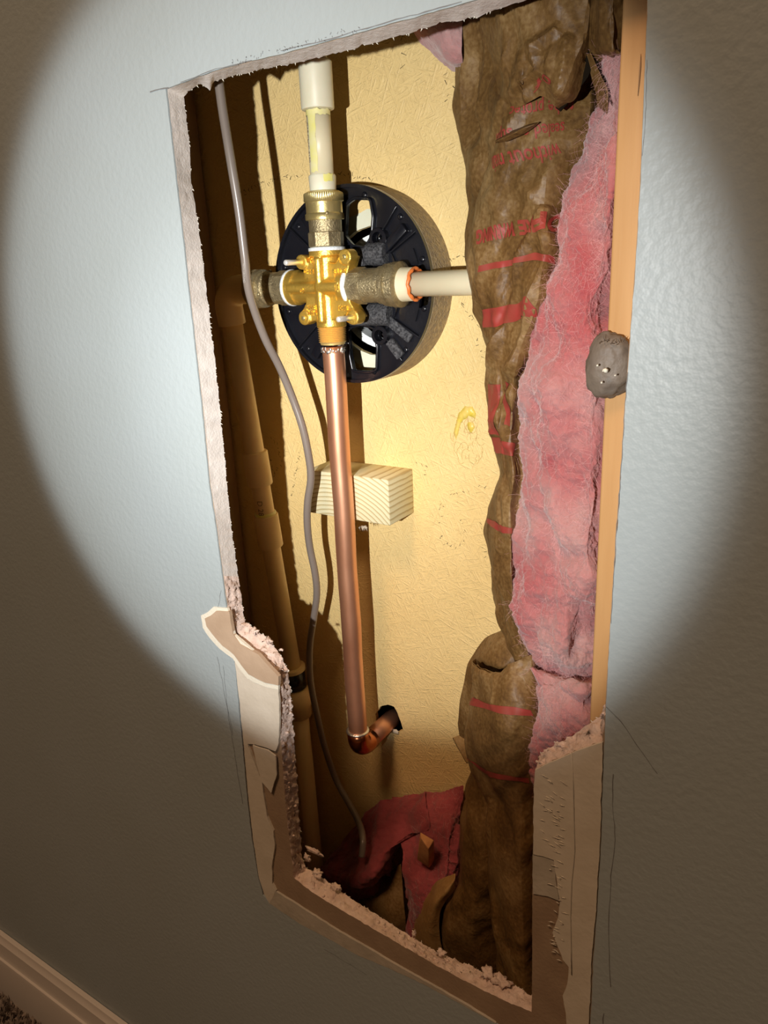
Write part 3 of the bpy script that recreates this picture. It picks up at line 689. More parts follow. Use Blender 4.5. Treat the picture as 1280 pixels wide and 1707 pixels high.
V, F = lathe(lc0, (-1, 0, 0), [(LL * .72, 0.011), (LL * .73, 0.0136), (LL * .82, 0.0138), (LL * .84, 0.0128), (LL * .90, 0.0128), (LL * .91, 0.0138), (LL, 0.0138), (LL * 1.02, 0.010)], 60)
autosmooth(link('union_nut', V, F, M['oldbrass'], ad3))

# top CPVC riser
tr = thing('riser_pipe', up(zc(318)), 'short cream plastic riser with yellow cement stains above the valve', 'pipe')
V, F = lathe(up(zc(322)), (0, 0, 1), [(0, 0.0088), (zc(293) - zc(322) - 0.001, 0.0092), (zc(293) - zc(322), 0.0086)], 40); autosmooth(link('collar', V, F, M['cpvcw'], tr))
V, F = tube([up(zc(296)), up(zc(180))], 0.0079, 40); link('pipe', V, F, M['cpvc'], tr)
zA, zB = zc(186), zc(104)
V, F = lathe(up(zA), (0, 0, 1), [(0, 0.0085), (0.0003, 0.0104), (0.001, 0.0108), (zB - zA - 0.001, 0.0108), (zB - zA, 0.0100), (zB - zA + 0.0002, 0.008)], 40); autosmooth(link('coupling', V, F, M['cpvcw'], tr))
V, F = tube([up(zB - 0.003), up(zB + 0.30)], 0.0079, 32); link('pipe', V, F, M['cpvcw'], tr)
def wrap(c0, r, a0, a1, z0, z1, seed, m, name, parent, label=None):
    V, F = [], []; nu, nv = 14, 26
    for j in range(nv + 1):
        z = z0 + (z1 - z0) * j / nv
        for i in range(nu + 1):
            k = i / nu; ed = 0.18 * noise.noise(Vector((z * 160, k * 2, seed)))
            an = a0 + (a1 - a0) * (k if 0 < i < nu else k + ed)
            zz = z + (0.0015 * noise.noise(Vector((an * 3, seed, 0))) if j in (0, nv) else 0)
            V.append(Vector((c0.x + math.sin(an) * r, c0.y - math.cos(an) * r, zz)))
    for j in range(nv):
        for i in range(nu): F.append((j * (nu + 1) + i, j * (nu + 1) + i + 1, (j + 1) * (nu + 1) + i + 1, (j + 1) * (nu + 1) + i))
    return link(name, V, F, m, parent, label=label)
wrap(up(0), 0.0081, -0.35, 0.35, zc(290), zc(190), 1, M['primer'], 'cement_stain', tr, 'yellow cement smear')
wrap(up(0), 0.0081, -1.2, 1.9, zc(196), zc(187), 2, M['primer'], 'cement_stain', tr, 'yellow cement smear')
wrap(up(0), 0.0094, 0.75, 1.5, zc(306), zc(294), 3, M['primer'], 'cement_stain', tr, 'yellow cement smear')
def cyl(c0, r, a0=0.0, sgn=1): return lambda x, y, t: Vector((c0.x + math.sin(a0 + y / r) * (r + t), c0.y - math.cos(a0 + y / r) * (r + t), c0.z + sgn * x))
text_mesh('CTS CPVC 4120', 0.0035, lambda x, y, t: Vector((pipeX + math.sin(-0.55 - y / 0.0081) * 0.0081, PD - math.cos(-0.55 - y / 0.0081) * 0.0081, zc(240) - x)), M['print_grey'], 'lettering', tr, 0)

# right CPVC branch
rb = thing('branch_pipe', Vector((xc(672), PD, VZ)), 'cream plastic branch pipe with an orange sealant ring, running right behind the brown paper', 'pipe')
x0, x1, x2 = xc(667), xc(690), xc(790) + 0.07
V, F = lathe(Vector((x0 - 0.004, PD, VZ)), (1, 0, 0), [(0, 0.0112), (x1 - x0 + 0.003, 0.0106), (x1 - x0 + 0.004, 0.0095)], 40); autosmooth(link('socket', V, F, M['cpvc'], rb))
V, F = tube([Vector((x1 - 0.003, PD, VZ)), Vector((x2, PD, VZ))], 0.0079, 40); link('pipe', V, F, M['cpvc'], rb)
pts = []
for i in range(33):
    an = 2 * math.pi * i / 32; r = 0.0098 + 0.0004 * noise.noise(Vector((i, 0, 0)) * 0.7)
    pts.append(Vector((x1 + 0.0012 + 0.0005 * math.sin(i * 1.9), PD + math.cos(an) * r, VZ + math.sin(an) * r)))
V, F = tube(pts, [0.0009 + 0.0004 * abs(math.sin(i)) for i in range(33)], 8); link('sealant_ring', V, F, M['orange'], rb, label='orange sealant bead')

# left CPVC drop
lx = P(388, 500, PD).x
ld = thing('supply_pipe', Vector((lx, PD, VZ - 0.3)), 'shaded tan plastic supply pipe with two couplings along the left side', 'pipe')
tb, bb = P(388, 545, PD + 0.002), P(488, 1118, 0.134)
ldir = (bb - tb).normalized()
def lp(y): # point on the drop at picture row y
    lo, hi = -0.3, 1.6
    for _ in range(30):
        m_ = (lo + hi) / 2; q = tb + (bb - tb) * m_
        v = q - Vector((0, -CAMD, HC)); c = [sum(R[i][k] * v[i] for i in range(3)) for k in range(3)]
        if 853.5 + FPX * c[1] / c[2] < y: lo = m_
        else: hi = m_
    return tb + (bb - tb) * lo
V, F = tube([lp(525), lp(1116)], 0.0080, 36); link('pipe', V, F, M['cpvco'], ld)
ex = P(388, 497, PD); ez = VZ
arc = [Vector((xc(424) - 0.002, PD, VZ)), Vector((tb.x + 0.013, PD, VZ))]
for i in range(1, 9):
    t_ = math.pi / 2 * i / 8; arc.append(Vector((tb.x + 0.013 - 0.013 * math.sin(t_), PD, VZ - 0.013 + 0.013 * math.cos(t_))))
arc.append(lp(540)); 
V, F = tube(arc, [0.0106] * len(arc), 32); autosmooth(link('elbow', V, F, M['cpvco'], ld), 60)
for ya, yb in ((752, 808), (857, 911)):
    a_, b_ = lp(ya), lp(yb); L_ = (b_ - a_).length
    V, F = lathe(a_, (b_ - a_), [(0, 0.0082), (0.0004, 0.0102), (0.001, 0.0106), (L_ - 0.001, 0.0106), (L_ - 0.0004, 0.0102), (L_, 0.0082)], 36); autosmooth(link('coupling', V, F, M['cpvco'], ld))
ym = lp(832)
text_mesh('ASTM D 2846', 0.0066, lambda x, y, t: Vector((ym.x - ldir.x * 0 + math.sin(0.35 + y / 0.0082) * 0.00815, ym.y - math.cos(0.35 + y / 0.0082) * 0.00815, ym.z - x)) + Vector((ldir.x * x, 0, 0)), M['print_grey'], 'lettering', ld, 0)
V, F = lathe(lp(853), ldir, [(0, 0.0081), (0.0006, 0.0092), (0.003, 0.0092), (0.0032, 0.008)], 32); link('cement_ring', V, F, M['primer'], ld, label='yellow cement ring')
V, F = lathe(lp(1110), ldir, [(0, 0.0085), (0.0005, 0.0118), (0.004, 0.0118), (0.005, 0.010)], 32); autosmooth(link('flange', V, F, M['cpvco'], ld))
V, F = lathe(lp(1116), ldir, [(0, 0.0105), (0.018, 0.0105)], 32); link('band', V, F, M['plastic'], ld, label='glossy black band')
V, F = lathe(lp(1146), ldir, [(0, 0.0095), (0.004, 0.0130), (0.010, 0.0145), (0.016, 0.0140), (0.020, 0.0110), (0.030, 0.0105), (0.031, 0.008)], 32); link('union_bulb', V, F, M['cpvco'], ld)
q = lp(1180); V, F = tube([q, Vector((q.x + 0.004, q.y, 0.05))], 0.0080, 24); link('pipe', V, F, M['cpvco'], ld)

# ---------------------------------------------------------------- grey cable
cb_pts = [(352,60,.058),(365,140,.058),(372,190,.058),(385,270,.058),(398,350,.060),(408,430,.062),(416,490,.066),(440,560,.078),(466,612,.090),(487,662,.097),(505,715,.100),(516,770,.102),(518,800,.103),(513,835,.104),(512,870,.106),(516,910,.109),(525,955,.112),(528,990,.114),(523,1030,.117),(517,1070,.120),(516,1110,.122),(519,1145,.124),(528,1190,.126),(541,1245,.130),(560,1300,.134),(583,1342,.124),(600,1376,.112),(605,1402,.100),(603,1428,.094)]
ctrl = [P(*p) for p in cb_pts]
ctrl[0] = ctrl[1] + Vector((-0.004, 0.0, 0.08))
def catmull(pts, k=6):
    out = []
    for i in range(len(pts) - 1):
        p0, p1, p2, p3 = pts[max(i - 1, 0)], pts[i], pts[i + 1], pts[min(i + 2, len(pts) - 1)]
        for j in range(k):
            t = j / k; out.append(0.5 * ((2 * p1) + (-p0 + p2) * t + (2 * p0 - 5 * p1 + 4 * p2 - p3) * t * t + (-p0 + 3 * p1 - 3 * p2 + p3) * t ** 3))
    out.append(pts[-1]); return out
cl = catmull(ctrl, 6)
V, F = tube(cl, 0.00285, 20)
cab = link('cable', V, F, M['cable'], loc=ctrl[-1]); tag(cab, 'long grey sheathed cable hanging down in front of the left pipe', 'cable')
V, F = [], []
text_mesh('NM-B 14/2 WITH GROUND', 0.0030, lambda x, y, t: (lambda b: b + Vector((y * 0.9 - 0.0, -0.0029 + y * y * 60, 0)))(P(411 + x * 60, 444 + x * 1500, .0625)), mat('cable_print', (0.55, 0.52, 0.48), 0.5), 'lettering', cab, 0)

# ---------------------------------------------------------------- wood block
b0 = P(511, 795, PD + 0.0085); b1 = P(650, 877, PD + 0.0085); bt = P(650, 801, PD + 0.0085)
bc = Vector(((b0.x + b1.x) / 2, (PD + 0.0085 + BACK) / 2, (bt.z + b1.z) / 2)); bs = (b1.x - b0.x, BACK - PD - 0.0085, bt.z - b1.z)
V, F = boxv(bc, bs); blk = superbox(V, F, M['block'], 'wood_block', None, 0.0009, 2, loc=bc); tag(blk, 'sawn pine block with curved growth rings behind the copper pipe', 'wood block')
fr = []
for i in range(30):
    q = P(random.uniform(596, 612), 877 + random.uniform(-1, 3), PD + 0.009); fr.append(tube([q, q + Vector((random.uniform(-.002, .002), random.uniform(0, .002), random.uniform(-.004, .0)))], [0.00015, 0.00005], 3))
V, F = merge(*fr); link('splinter', V, F, M['creamedge'], blk, kind='stuff')

# ---------------------------------------------------------------- black round plate
PF = 0.128
pl = thing('mounting_plate', (cx_, PF, cz_ - cr0), 'round black plastic mounting plate with square windows behind the brass valve', 'plate')
def rr_poly(pts, r=3, k=4):
    out = []; n = len(pts)
    for i in range(n):
        a_, b_, c_ = Vector(pts[i - 1]), Vector(pts[i]), Vector(pts[(i + 1) % n])
        p0 = b_ + (a_ - b_).normalized() * r; p2 = b_ + (c_ - b_).normalized() * r
        for j in range(k + 1):
            t = j / k; out.append(tuple(p0 * (1 - t) ** 2 + b_ * 2 * t * (1 - t) + p2 * t * t))
    return out
wins = [rr_poly([(574,340),(588,330),(615,331),(620,360),(617,395),(606,414),(585,410),(572,395)], 5), rr_poly([(577,548),(600,541),(622,548),(627,580),(626,618),(614,621),(586,619),(580,590)], 5),
        rr_poly([(672,508),(692,488),(712,486),(710,508),(695,515),(676,514)], 4)]
circle = [(cx_ + cr0 * math.cos(t * math.pi / 60), cz_ + cr0 * math.sin(t * math.pi / 60)) for t in range(120)]
bosses = [(631,397,.0068),(634,559,.0066)]
holes = [px(w_, PF) for w_ in wins]
for (x, y, r) in bosses:
    q = P(x, y, PF); holes.append([(q.x + 0.55 * r * math.cos(t * math.pi / 10), q.z + 0.55 * r * math.sin(t * math.pi / 10)) for t in range(20)])
V, F = slab(circle, holes, PF + 0.003, PF + 0.006); link('disc', V, F, M['plastic'], pl, smooth=False)
# outer lip and inner ring ribs
def ring(rad_, w_, h0, h1, k=120, a0=0, a1=2 * math.pi):
    V, F = [], []; full = abs(a1 - a0 - 2 * math.pi) < 1e-6; n_ = k if full else k + 1
    for i in range(n_):
        an = a0 + (a1 - a0) * i / k
        for (r, y) in ((rad_ - w_, h1), (rad_ - w_, h0), (rad_, h0), (rad_, h1)): V.append(Vector((cx_ + r * math.cos(an), y, cz_ + r * math.sin(an))))
    for i in range(k):
        j = (i + 1) % n_
        for q in range(4): F.append((i * 4 + q, i * 4 + (q + 1) % 4, j * 4 + (q + 1) % 4, j * 4 + q))
    return V, F
V, F = ring(cr0, 0.0022, PF, PF + 0.006); autosmooth(link('outer_lip', V, F, M['plastic'], pl))
V, F = ring(cr0 * 0.62, 0.0016, PF + 0.0008, PF + 0.004, 60, -0.85, 0.85); autosmooth(link('inner_rib', V, F, M['plastic'], pl))
V, F = ring(cr0 * 0.62, 0.0016, PF + 0.0008, PF + 0.004, 60, math.pi - 0.95, math.pi + 0.95); autosmooth(link('inner_rib', V, F, M['plastic'], pl))
for an in (0.55, 0.88, -0.55, -0.88, math.pi - 0.7, math.pi + 0.7, math.pi):
    c0 = Vector((cx_ + cr0 * 0.80 * math.cos(an), PF + 0.002, cz_ + cr0 * 0.80 * math.sin(an)))
    V, F = boxv(c0, (cr0 * 0.38, 0.004, 0.0013), Matrix.Rotation(-an, 3, 'Y')); superbox(V, F, M['plastic'], 'spoke_rib', pl, 0.0004)
for w_ in wins[:2]:
    pp = [Vector((q[0], PF + 0.0015, q[1])) for q in px(w_, PF)]; V, F = tube(pp + [pp[0]], 0.0011, 8, cap=False); link('window_rim', V, F, M['plastic'], pl)
for (x, y, r) in bosses:
    q = P(x, y, PF); V, F = lathe(q + Vector((0, 0.004, 0)), (0, -1, 0), [(0, r), (0.0055, r), (0.006, r * 0.93), (0.006, r * 0.6), (-0.001, r * 0.56)], 28, cap=False); autosmooth(link('screw_boss', V, F, M['plastic'], pl))
# dusty half-round bosses left and right of the windows
for (xa, xb, y, r, dust) in ((578,612,432,.0068,1),(614,645,424,.0075,1),(582,618,527,.0066,1),(618,652,524,.0078,1)):
    a_ = P(xa, y, PF + 0.001); b_ = P(xb, y, PF + 0.001); b_.z = a_.z
    V, F = lathe(a_, (b_ - a_), [(0, r * .94), (0.001, r), ((b_ - a_).length - 0.001, r), ((b_ - a_).length, r * 0.9)], 30); autosmooth(link('dusty_boss', V, F, M['dusty'], pl, label='dusty grey cylinder boss'))
# dusty diagonal arms and the raised fan on the right
for (an, ra, rb_, dust) in ((-0.62, 0.48, 0.90, 1), (0.66, 0.48, 0.90, 0), (math.pi + 0.95, 0.55, 0.90, 0), (math.pi - 0.95, 0.55, 0.90, 0), (-0.86, 0.72, 0.93, 1)):
    u_ = Vector((math.cos(an), 0, math.sin(an))); c0 = Vector((cx_, PF + 0.0012, cz_)) + u_ * cr0 * (ra + rb_) / 2
    V, F = boxv(c0, (cr0 * (rb_ - ra), 0.004, 0.0068), Matrix.Rotation(-an, 3, 'Y')); superbox(V, F, M['dusty'] if dust else M['plastic'], 'diagonal_arm', pl, 0.0008)
for k in range(12):
    an = 0.27 + k * math.pi / 6; q = Vector((cx_ + cr0 * 0.91 * math.cos(an), PF + 0.0028, cz_ + cr0 * 0.91 * math.sin(an)))
    V, F = lump(q, 0.0021, 0, (1, 0.5, 1), 2, 0.0); link('rivet', V, F, M['plastic'], pl)
# glossy curved fan between the arms on the right
for (a0_, a1_) in ((0.06, 0.42), (-0.42, -0.10)):
    V, F = ring(cr0 * 0.86, cr0 * 0.20, PF + 0.0012, PF + 0.004, 16, a0_, a1_); autosmooth(link('raised_segment', V, F, M['plastic'], pl))
# body of the plate: raw edged panel disc between plate and yellow board
V, F = ring(cr0 * 1.003, 0.004, PF + 0.0035, BACK + 0.0002); autosmooth(link('panel_edge', V, F, M['fiberedge'], pl, label='rough grey brown side of the round cut-out'))

# ---------------------------------------------------------------- insulation surfaces
def cr1(p0, p1, p2, p3, t): return 0.5 * ((2 * p1) + (-p0 + p2) * t + (2 * p0 - 5 * p1 + 4 * p2 - p3) * t * t + (-p0 + 3 * p1 - 3 * p2 + p3) * t ** 3)
def resample(lst, t, smooth=1.0):
    n = len(lst); s_ = t * (n - 1); i = min(int(s_), n - 2); f_ = s_ - i
    a_ = lst[i].lerp(lst[i + 1], f_)
    if smooth <= 0: return a_
    b_ = cr1(lst[max(i - 1, 0)], lst[i], lst[i + 1], lst[min(i + 2, n - 1)], f_)
    return a_.lerp(b_, smooth)
class Sheet:
    def __init__(s, rows, nu, nv, disp, su=1.0, sv=1.0, ref=None):
        W = [[P(*p) for p in r] for r in rows]
        g = [[resample(r, i / nu, su) for i in range(nu + 1)] for r in W]
        s.g = []
        for j in range(nv + 1): s.g.append([resample([g[k][i] for k in range(len(g))], j / nv, sv) for i in range(nu + 1)])
        s.nu, s.nv = nu, nv
        g2 = []
        for j in range(nv + 1):
            row = []
            for i in range(nu + 1):
                a_ = s.g[j][min(i + 1, nu)] - s.g[j][max(i - 1, 0)]; b_ = s.g[min(j + 1, nv)][i] - s.g[max(j - 1, 0)][i]
                n_ = a_.cross(b_); n_ = n_.normalized() if n_.length > 0 else Vector((0, -1, 0))
                if n_.y > 0 : n_ = -n_
                q_ = s.g[j][i] + n_ * disp(s.g[j][i], i / nu, j / nv)
                if q_.y > TH and q_.x > sx0 - 0.0004: q_.x = sx0 - 0.0004
                if q_.y > BACK - 0.0004: q_.y = BACK - 0.0004
                row.append(q_)
            g2.append(row)
        s.g = g2
    def at(s, u, v, off=0.0):
        x = min(max(u, 0), 1) * s.nu; y = min(max(v, 0), 1) * s.nv; i = min(int(x), s.nu - 1); j = min(int(y), s.nv - 1); fx, fy = x - i, y - j
        a_ = s.g[j][i].lerp(s.g[j][i + 1], fx); b_ = s.g[j + 1][i].lerp(s.g[j + 1][i + 1], fx)
        n_ = (s.g[j][i + 1] - s.g[j][i]).cross(s.g[j + 1][i] - s.g[j][i])
        n_ = n_.normalized() if n_.length > 0 else Vector((0, -1, 0))
        if n_.y > 0: n_ = -n_
        return a_.lerp(b_, fy) + n_ * off
    def mesh(s):
        V = [p for r in s.g for p in r]; F = []; w_ = s.nu + 1
        for j in range(s.nv):
            for i in range(s.nu): F.append((j * w_ + i, (j + 1) * w_ + i, (j + 1) * w_ + i + 1, j * w_ + i + 1))
        uv = [(i / s.nu, j / s.nv) for j in range(s.nv + 1) for i in range(s.nu + 1)]
        return V, F, uv
FOLDS = []
rf = random.Random(21)
for i in range(9):
    an = rf.uniform(0, math.pi); FOLDS.append((Vector((math.cos(an), rf.uniform(-.3, .3), math.sin(an))), rf.uniform(22, 70), rf.uniform(0, 9), rf.uniform(0.3, 1.0)))
def crumple(amp, fmul=1.0):
    def f(p, u, v):
        w_ = noise.noise_vector(p * 16) * 0.02
        h = 0
        for d, fr_, ph, a_ in FOLDS:
            s_ = (p + w_).dot(d) * fr_ * fmul + ph; s_ = abs((s_ % 1.0) - 0.5) * 2
            h += a_ / (fr_ ** 0.8) * 22 * (s_ - 0.5) * (0.5 + noise.noise(p * 12 + Vector((ph, 0, 0))))
        h += (1 - abs(noise.noise(p * 60)) * 2) * 0.25
        return h * amp
    return f
def fluffy(amp):
    def f(p, u, v):
        e = 1.0
        return amp * (1.7 * noise.noise(p * 22) + 1.0 * noise.noise(p * 48 + Vector((3, 1, 2))) + 0.45 * noise.noise(p * 110) + 0.30 * noise.noise(p * 260) + 0.22 * noise.noise(p * 600))
    return f
def relief(base, lines):
    """add sharp ridges (+) or grooves (-) along polylines lying on the sheet"""
    segs = []
    for pts, amp, wd in lines:
        pp = [P(*p) for p in pts]
        for a_, b_ in zip(pp[:-1], pp[1:]): segs.append((a_.x, a_.z, b_.x - a_.x, b_.z - a_.z, amp, wd))
    def f(p, u, v):
        h = base(p, u, v); best = {}
        for ax, az, dx_, dz_, amp, wd in segs:
            px_, pz_ = p.x - ax, p.z - az
            if abs(px_) > 0.12 or abs(pz_) > 0.12: continue
            t = max(0, min(1, (px_ * dx_ + pz_ * dz_) / (dx_ * dx_ + dz_ * dz_))); d = math.hypot(px_ - dx_ * t, pz_ - dz_ * t)
            if d < wd: best[(amp, wd)] = max(best.get((amp, wd), 0), 1 - d / wd)
        for (amp, wd), k in best.items(): h += amp * k
        return h
    return f
batt = thing('insulation_batt', P(960, 1240, 0.06), 'pink fiberglass batt with crumpled brown paper facing, filling the right of the opening', 'insulation')
def sheet(name, rows, nu, nv, disp, m, label=None, su=1.0, sv=1.0, parent=batt, solid=0.0004):
    s_ = Sheet(rows, nu, nv, disp, su, sv); V, F, uv = s_.mesh()
    o = link(name, V, F, m, parent, label=label, uv=uv)
    if name in ('paper_facing', 'paper_fold') and nu > 60: autosmooth(o, 21)
    if solid: md = o.modifiers.new('solid', 'SOLIDIFY'); md.thickness = solid; md.offset = -1 if solid > 0 else 1
    return s_, o

# main kraft face: rows of (x, y, depth)
K = []
def kr(y, L, a, b, c, Rr, dl=.118, da=.088, db=.066, dc=.060, dr=.085, dy=0):
    if 560 < y < 1000: dr = .077
    K.append([(L, y, dl), (L + 4, y, dl - .012), (a, y, da), ((a + b) / 2, y - dy, (da + db) / 2 - .003), (b, y - dy, db), (c, y - dy * 1.5, dc), (Rr, y - dy * 1.5, (dc + dr) / 2), (Rr + (26 if y < 560 else 44), y, dr + (.012 if y < 560 else -.002))])
kr(-110, 762, 800, 850, 920, 990); kr(-40, 762, 800, 850, 920, 985)
kr(40, 761, 800, 848, 915, 978, da=.098, db=.078, dc=.082, dr=.09); kr(110, 761, 801, 846, 915, 985, da=.098, db=.076, dc=.080, dr=.088); kr(180, 762, 799, 840, 912, 985, da=.095, dc=.066)
kr(230, 766, 795, 835, 915, 980, da=.090); kr(290, 775, 795, 835, 910, 963, da=.082); kr(345, 783, 797, 845, 905, 950, dl=.110, da=.078)
kr(400, 775, 793, 850, 900, 944, dl=.098, da=.075, dc=.050, dy=4); kr(440, 777, 795, 855, 905, 935, dl=.094, da=.074, dc=.050, dy=8); kr(490, 788, 803, 852, 892, 918, dl=.094, da=.076, dc=.052)
kr(540, 802, 812, 845, 878, 902, dl=.098, da=.080, dc=.055); kr(590, 814, 820, 838, 862, 882, dl=.094, da=.078, dc=.058); kr(640, 811, 820, 838, 855, 870, dl=.090, da=.074, db=.070)
kr(700, 813, 822, 840, 852, 866, dl=.090, da=.074, db=.066); kr(742, 822, 830, 838, 850, 864, dl=.088, da=.074); kr(790, 834, 838, 846, 856, 868, dl=.092, da=.076, db=.068)
kr(845, 811, 820, 836, 850, 864, dl=.092, da=.076, db=.066); kr(890, 808, 818, 834, 850, 862, dl=.094, da=.078); kr(960, 819, 826, 838, 852, 866, dl=.096, da=.080)
kr(1020, 828, 834, 846, 858, 874, dl=.096, da=.080); kr(1070, 838, 842, 854, 868, 884, dl=.096, da=.082); kr(1115, 846, 852, 862, 876, 892, dl=.096, da=.086)
KS, KO = sheet('paper_facing', K, 110, 460, relief(crumple(0.0023), [
 ([(924,436,.055),(905,470,.052),(888,503,.054),(878,550,.056),(868,585,.058),(852,617,.062)], .0042, .0050),
 ([(900,357,.055),(883,386,.053),(862,424,.053),(856,472,.054),(847,511,.057),(836,545,.06),(822,578,.066),(813,629,.074)], .0030, .0045),
 ([(903,375,.053),(912,405,.052),(922,434,.053)], .0027, .0038), ([(815,330,.07),(840,360,.064),(850,355,.062)], .002, .006),
 ([(848,655,.06),(838,675,.064),(828,690,.066),(820,722,.07)], .003, .005), ([(832,690,.066),(836,715,.064),(842,740,.062)], .003, .005),
 ([(783,345,.09),(795,310,.082),(803,250,.08)], -.003, .006), ([(783,100,.10),(784,170,.10),(788,220,.095)], -.006, .010), ([(805,60,.085),(806,130,.085),(803,190,.085)], .003, .006),
 ([(822,610,.07),(830,560,.064),(826,535,.066)], .002, .005), ([(838,860,.07),(850,880,.068),(848,830,.068)], .002, .005), ([(795,470,.075),(804,510,.075),(808,560,.078)], .0018, .005),
 ([(870,300,.06),(885,330,.056),(902,355,.055)], .0015, .006)]), M['kraft'], 'crinkled brown kraft paper', su=0.35, sv=0.6)
# upper folded layer in front
U = [[(800,-110,.07),(830,-110,.058),(870,-110,.050),(930,-110,.046),(985,-110,.05),(992,-110,.07)],
     [(802,20,.075),(828,10,.060),(870,10,.050),(930,10,.044),(980,10,.048),(992,10,.066)],
     [(812,70,.076),(835,60,.060),(870,55,.052),(925,45,.046),(972,70,.046),(986,80,.060)],
     [(826,130,.074),(850,120,.058),(872,100,.050),(915,90,.044),(950,115,.046),(968,130,.058)],
     [(836,175,.072),(850,150,.060),(880,125,.056),(905,115,.046),(935,150,.048),(950,160,.058)],
     [(842,190,.070),(856,180,.066),(880,172,.062),(900,160,.056),(924,176,.054),(934,184,.062)]]
US, _ = sheet('paper_fold', U, 80, 110, relief(crumple(0.0020), [
 ([(925,52,.046),(890,79,.05),(897,116,.05),(877,127,.055),(860,139,.057)], .0032, .0042), ([(946,71,.046),(942,110,.046),(935,146,.048)], .0030, .0042),
 ([(877,127,.055),(884,161,.06)], .0027, .0038), ([(840,30,.058),(850,80,.058),(838,110,.06)], .002, .006)]), M['kraft'], None, su=0.25, sv=0.35)
# kraft tuck at top right with crumples
sheet('paper_fold', [[(975,-80,.05),(1000,-80,.038),(1020,-80,.035),(1052,-80,.045)],[(984,0,.055),(996,0,.036),(1022,0,.034),(1048,0,.045)],[(986,50,.060),(1000,48,.040),(1022,50,.034),(1046,50,.045)],[(984,85,.066),(1000,82,.044),(1022,84,.036),(1042,84,.045)],[(986,102,.075),(1002,100,.056),(1024,98,.050),(1040,98,.055)]], 40, 60, crumple(0.0026, 1.6), M['kraft'], su=0.5, sv=0.5)
sheet('paper_fold', [[(974,92,.060),(984,88,.052)],[(984,120,.058),(1000,122,.050)],[(995,155,.060),(1012,152,.050)],[(996,190,.066),(1010,190,.054)],[(992,225,.072),(1004,222,.060)]], 14, 40, crumple(0.0008), M['kraft'], su=0, sv=0.6)
# black sheets added as painted shade in the gaps between the folded layers
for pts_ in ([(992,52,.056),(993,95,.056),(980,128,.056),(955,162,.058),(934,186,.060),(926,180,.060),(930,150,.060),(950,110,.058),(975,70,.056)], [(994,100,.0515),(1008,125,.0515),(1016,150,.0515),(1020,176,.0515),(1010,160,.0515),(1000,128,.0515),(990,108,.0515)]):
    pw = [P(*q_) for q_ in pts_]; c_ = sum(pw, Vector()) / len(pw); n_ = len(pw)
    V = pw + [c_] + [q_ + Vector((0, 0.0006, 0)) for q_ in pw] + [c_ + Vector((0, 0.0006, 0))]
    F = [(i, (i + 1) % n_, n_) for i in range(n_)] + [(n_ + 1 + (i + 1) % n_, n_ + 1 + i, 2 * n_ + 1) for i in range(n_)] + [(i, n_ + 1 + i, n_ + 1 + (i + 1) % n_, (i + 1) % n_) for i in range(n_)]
    link('gap_shade', V, F, M['void'], batt, smooth=False, label='black painted shade in the gap between paper layers')
# small raised pleat
pr_ = [[(826,238,.0655),(826,236,.063),(826,234,.0655)],[(846,236,.064),(848,226,.0575),(846,222,.064)],[(870,226,.061),(872,214,.0535),(870,211,.061)],[(888,214,.0590),(888,208,.054),(886,206,.059)],[(898,205,.0590),(898,204,.058),(898,203,.059)]]
sheet('paper_pleat', pr_, 8, 30, crumple(0.0003), M['kraft'], su=0, sv=0.6)
# lower puff of paper in front
Lw = []
def lr(y, L, Rr, dm=.040, top=None, dl=.078):
    w_ = Rr - L
    Lw.append([(L + 6, y, dl + .02), (L, y, dl - .006), (L + w_ * .12, y, (dl + dm) / 2), (L + w_ * .4, y + 3, dm), (L + w_ * .7, y + 2, dm - .003), (Rr, y + 2, dm + .006), (Rr + 18, y, dm + .02)])
Lw.append([(792,1098,.088),(788,1104,.076),(802,1114,.064),(829,1121,.054),(850,1109,.052),(884,1091,.054),(905,1088,.066)])
Lw.append([(792,1110,.086),(786,1116,.070),(801,1124,.058),(829,1132,.048),(852,1128,.046),(888,1118,.052),(906,1110,.066)])
lr(1165, 784, 893, .042); lr(1215, 776, 892, .038); lr(1255, 777, 890, .040); lr(1300, 792, 892, .044); lr(1338, 814, 892, .048, dl=.074); lr(1375, 813, 892, .046, dl=.070)
lr(1420, 810, 892, .042, dl=.066); lr(1500, 818, 892, .042, dl=.064); lr(1580, 827, 892, .040, dl=.062); lr(1660, 833, 892, .038, dl=.060); lr(1760, 845, 892, .038, dl=.060)
LS, _ = sheet('paper_facing', Lw, 70, 260, relief(crumple(0.0014), [([(822,1122,.05),(822,1175,.044)], .0015, .003), ([(790,1120,.06),(788,1160,.062)], .002, .004), ([(815,1345,.056),(812,1390,.056)], .002, .004), ([(880,1092,.05),(850,1108,.05)], .0015, .004)]), M['kraft'], None, su=0.7, sv=0.8)
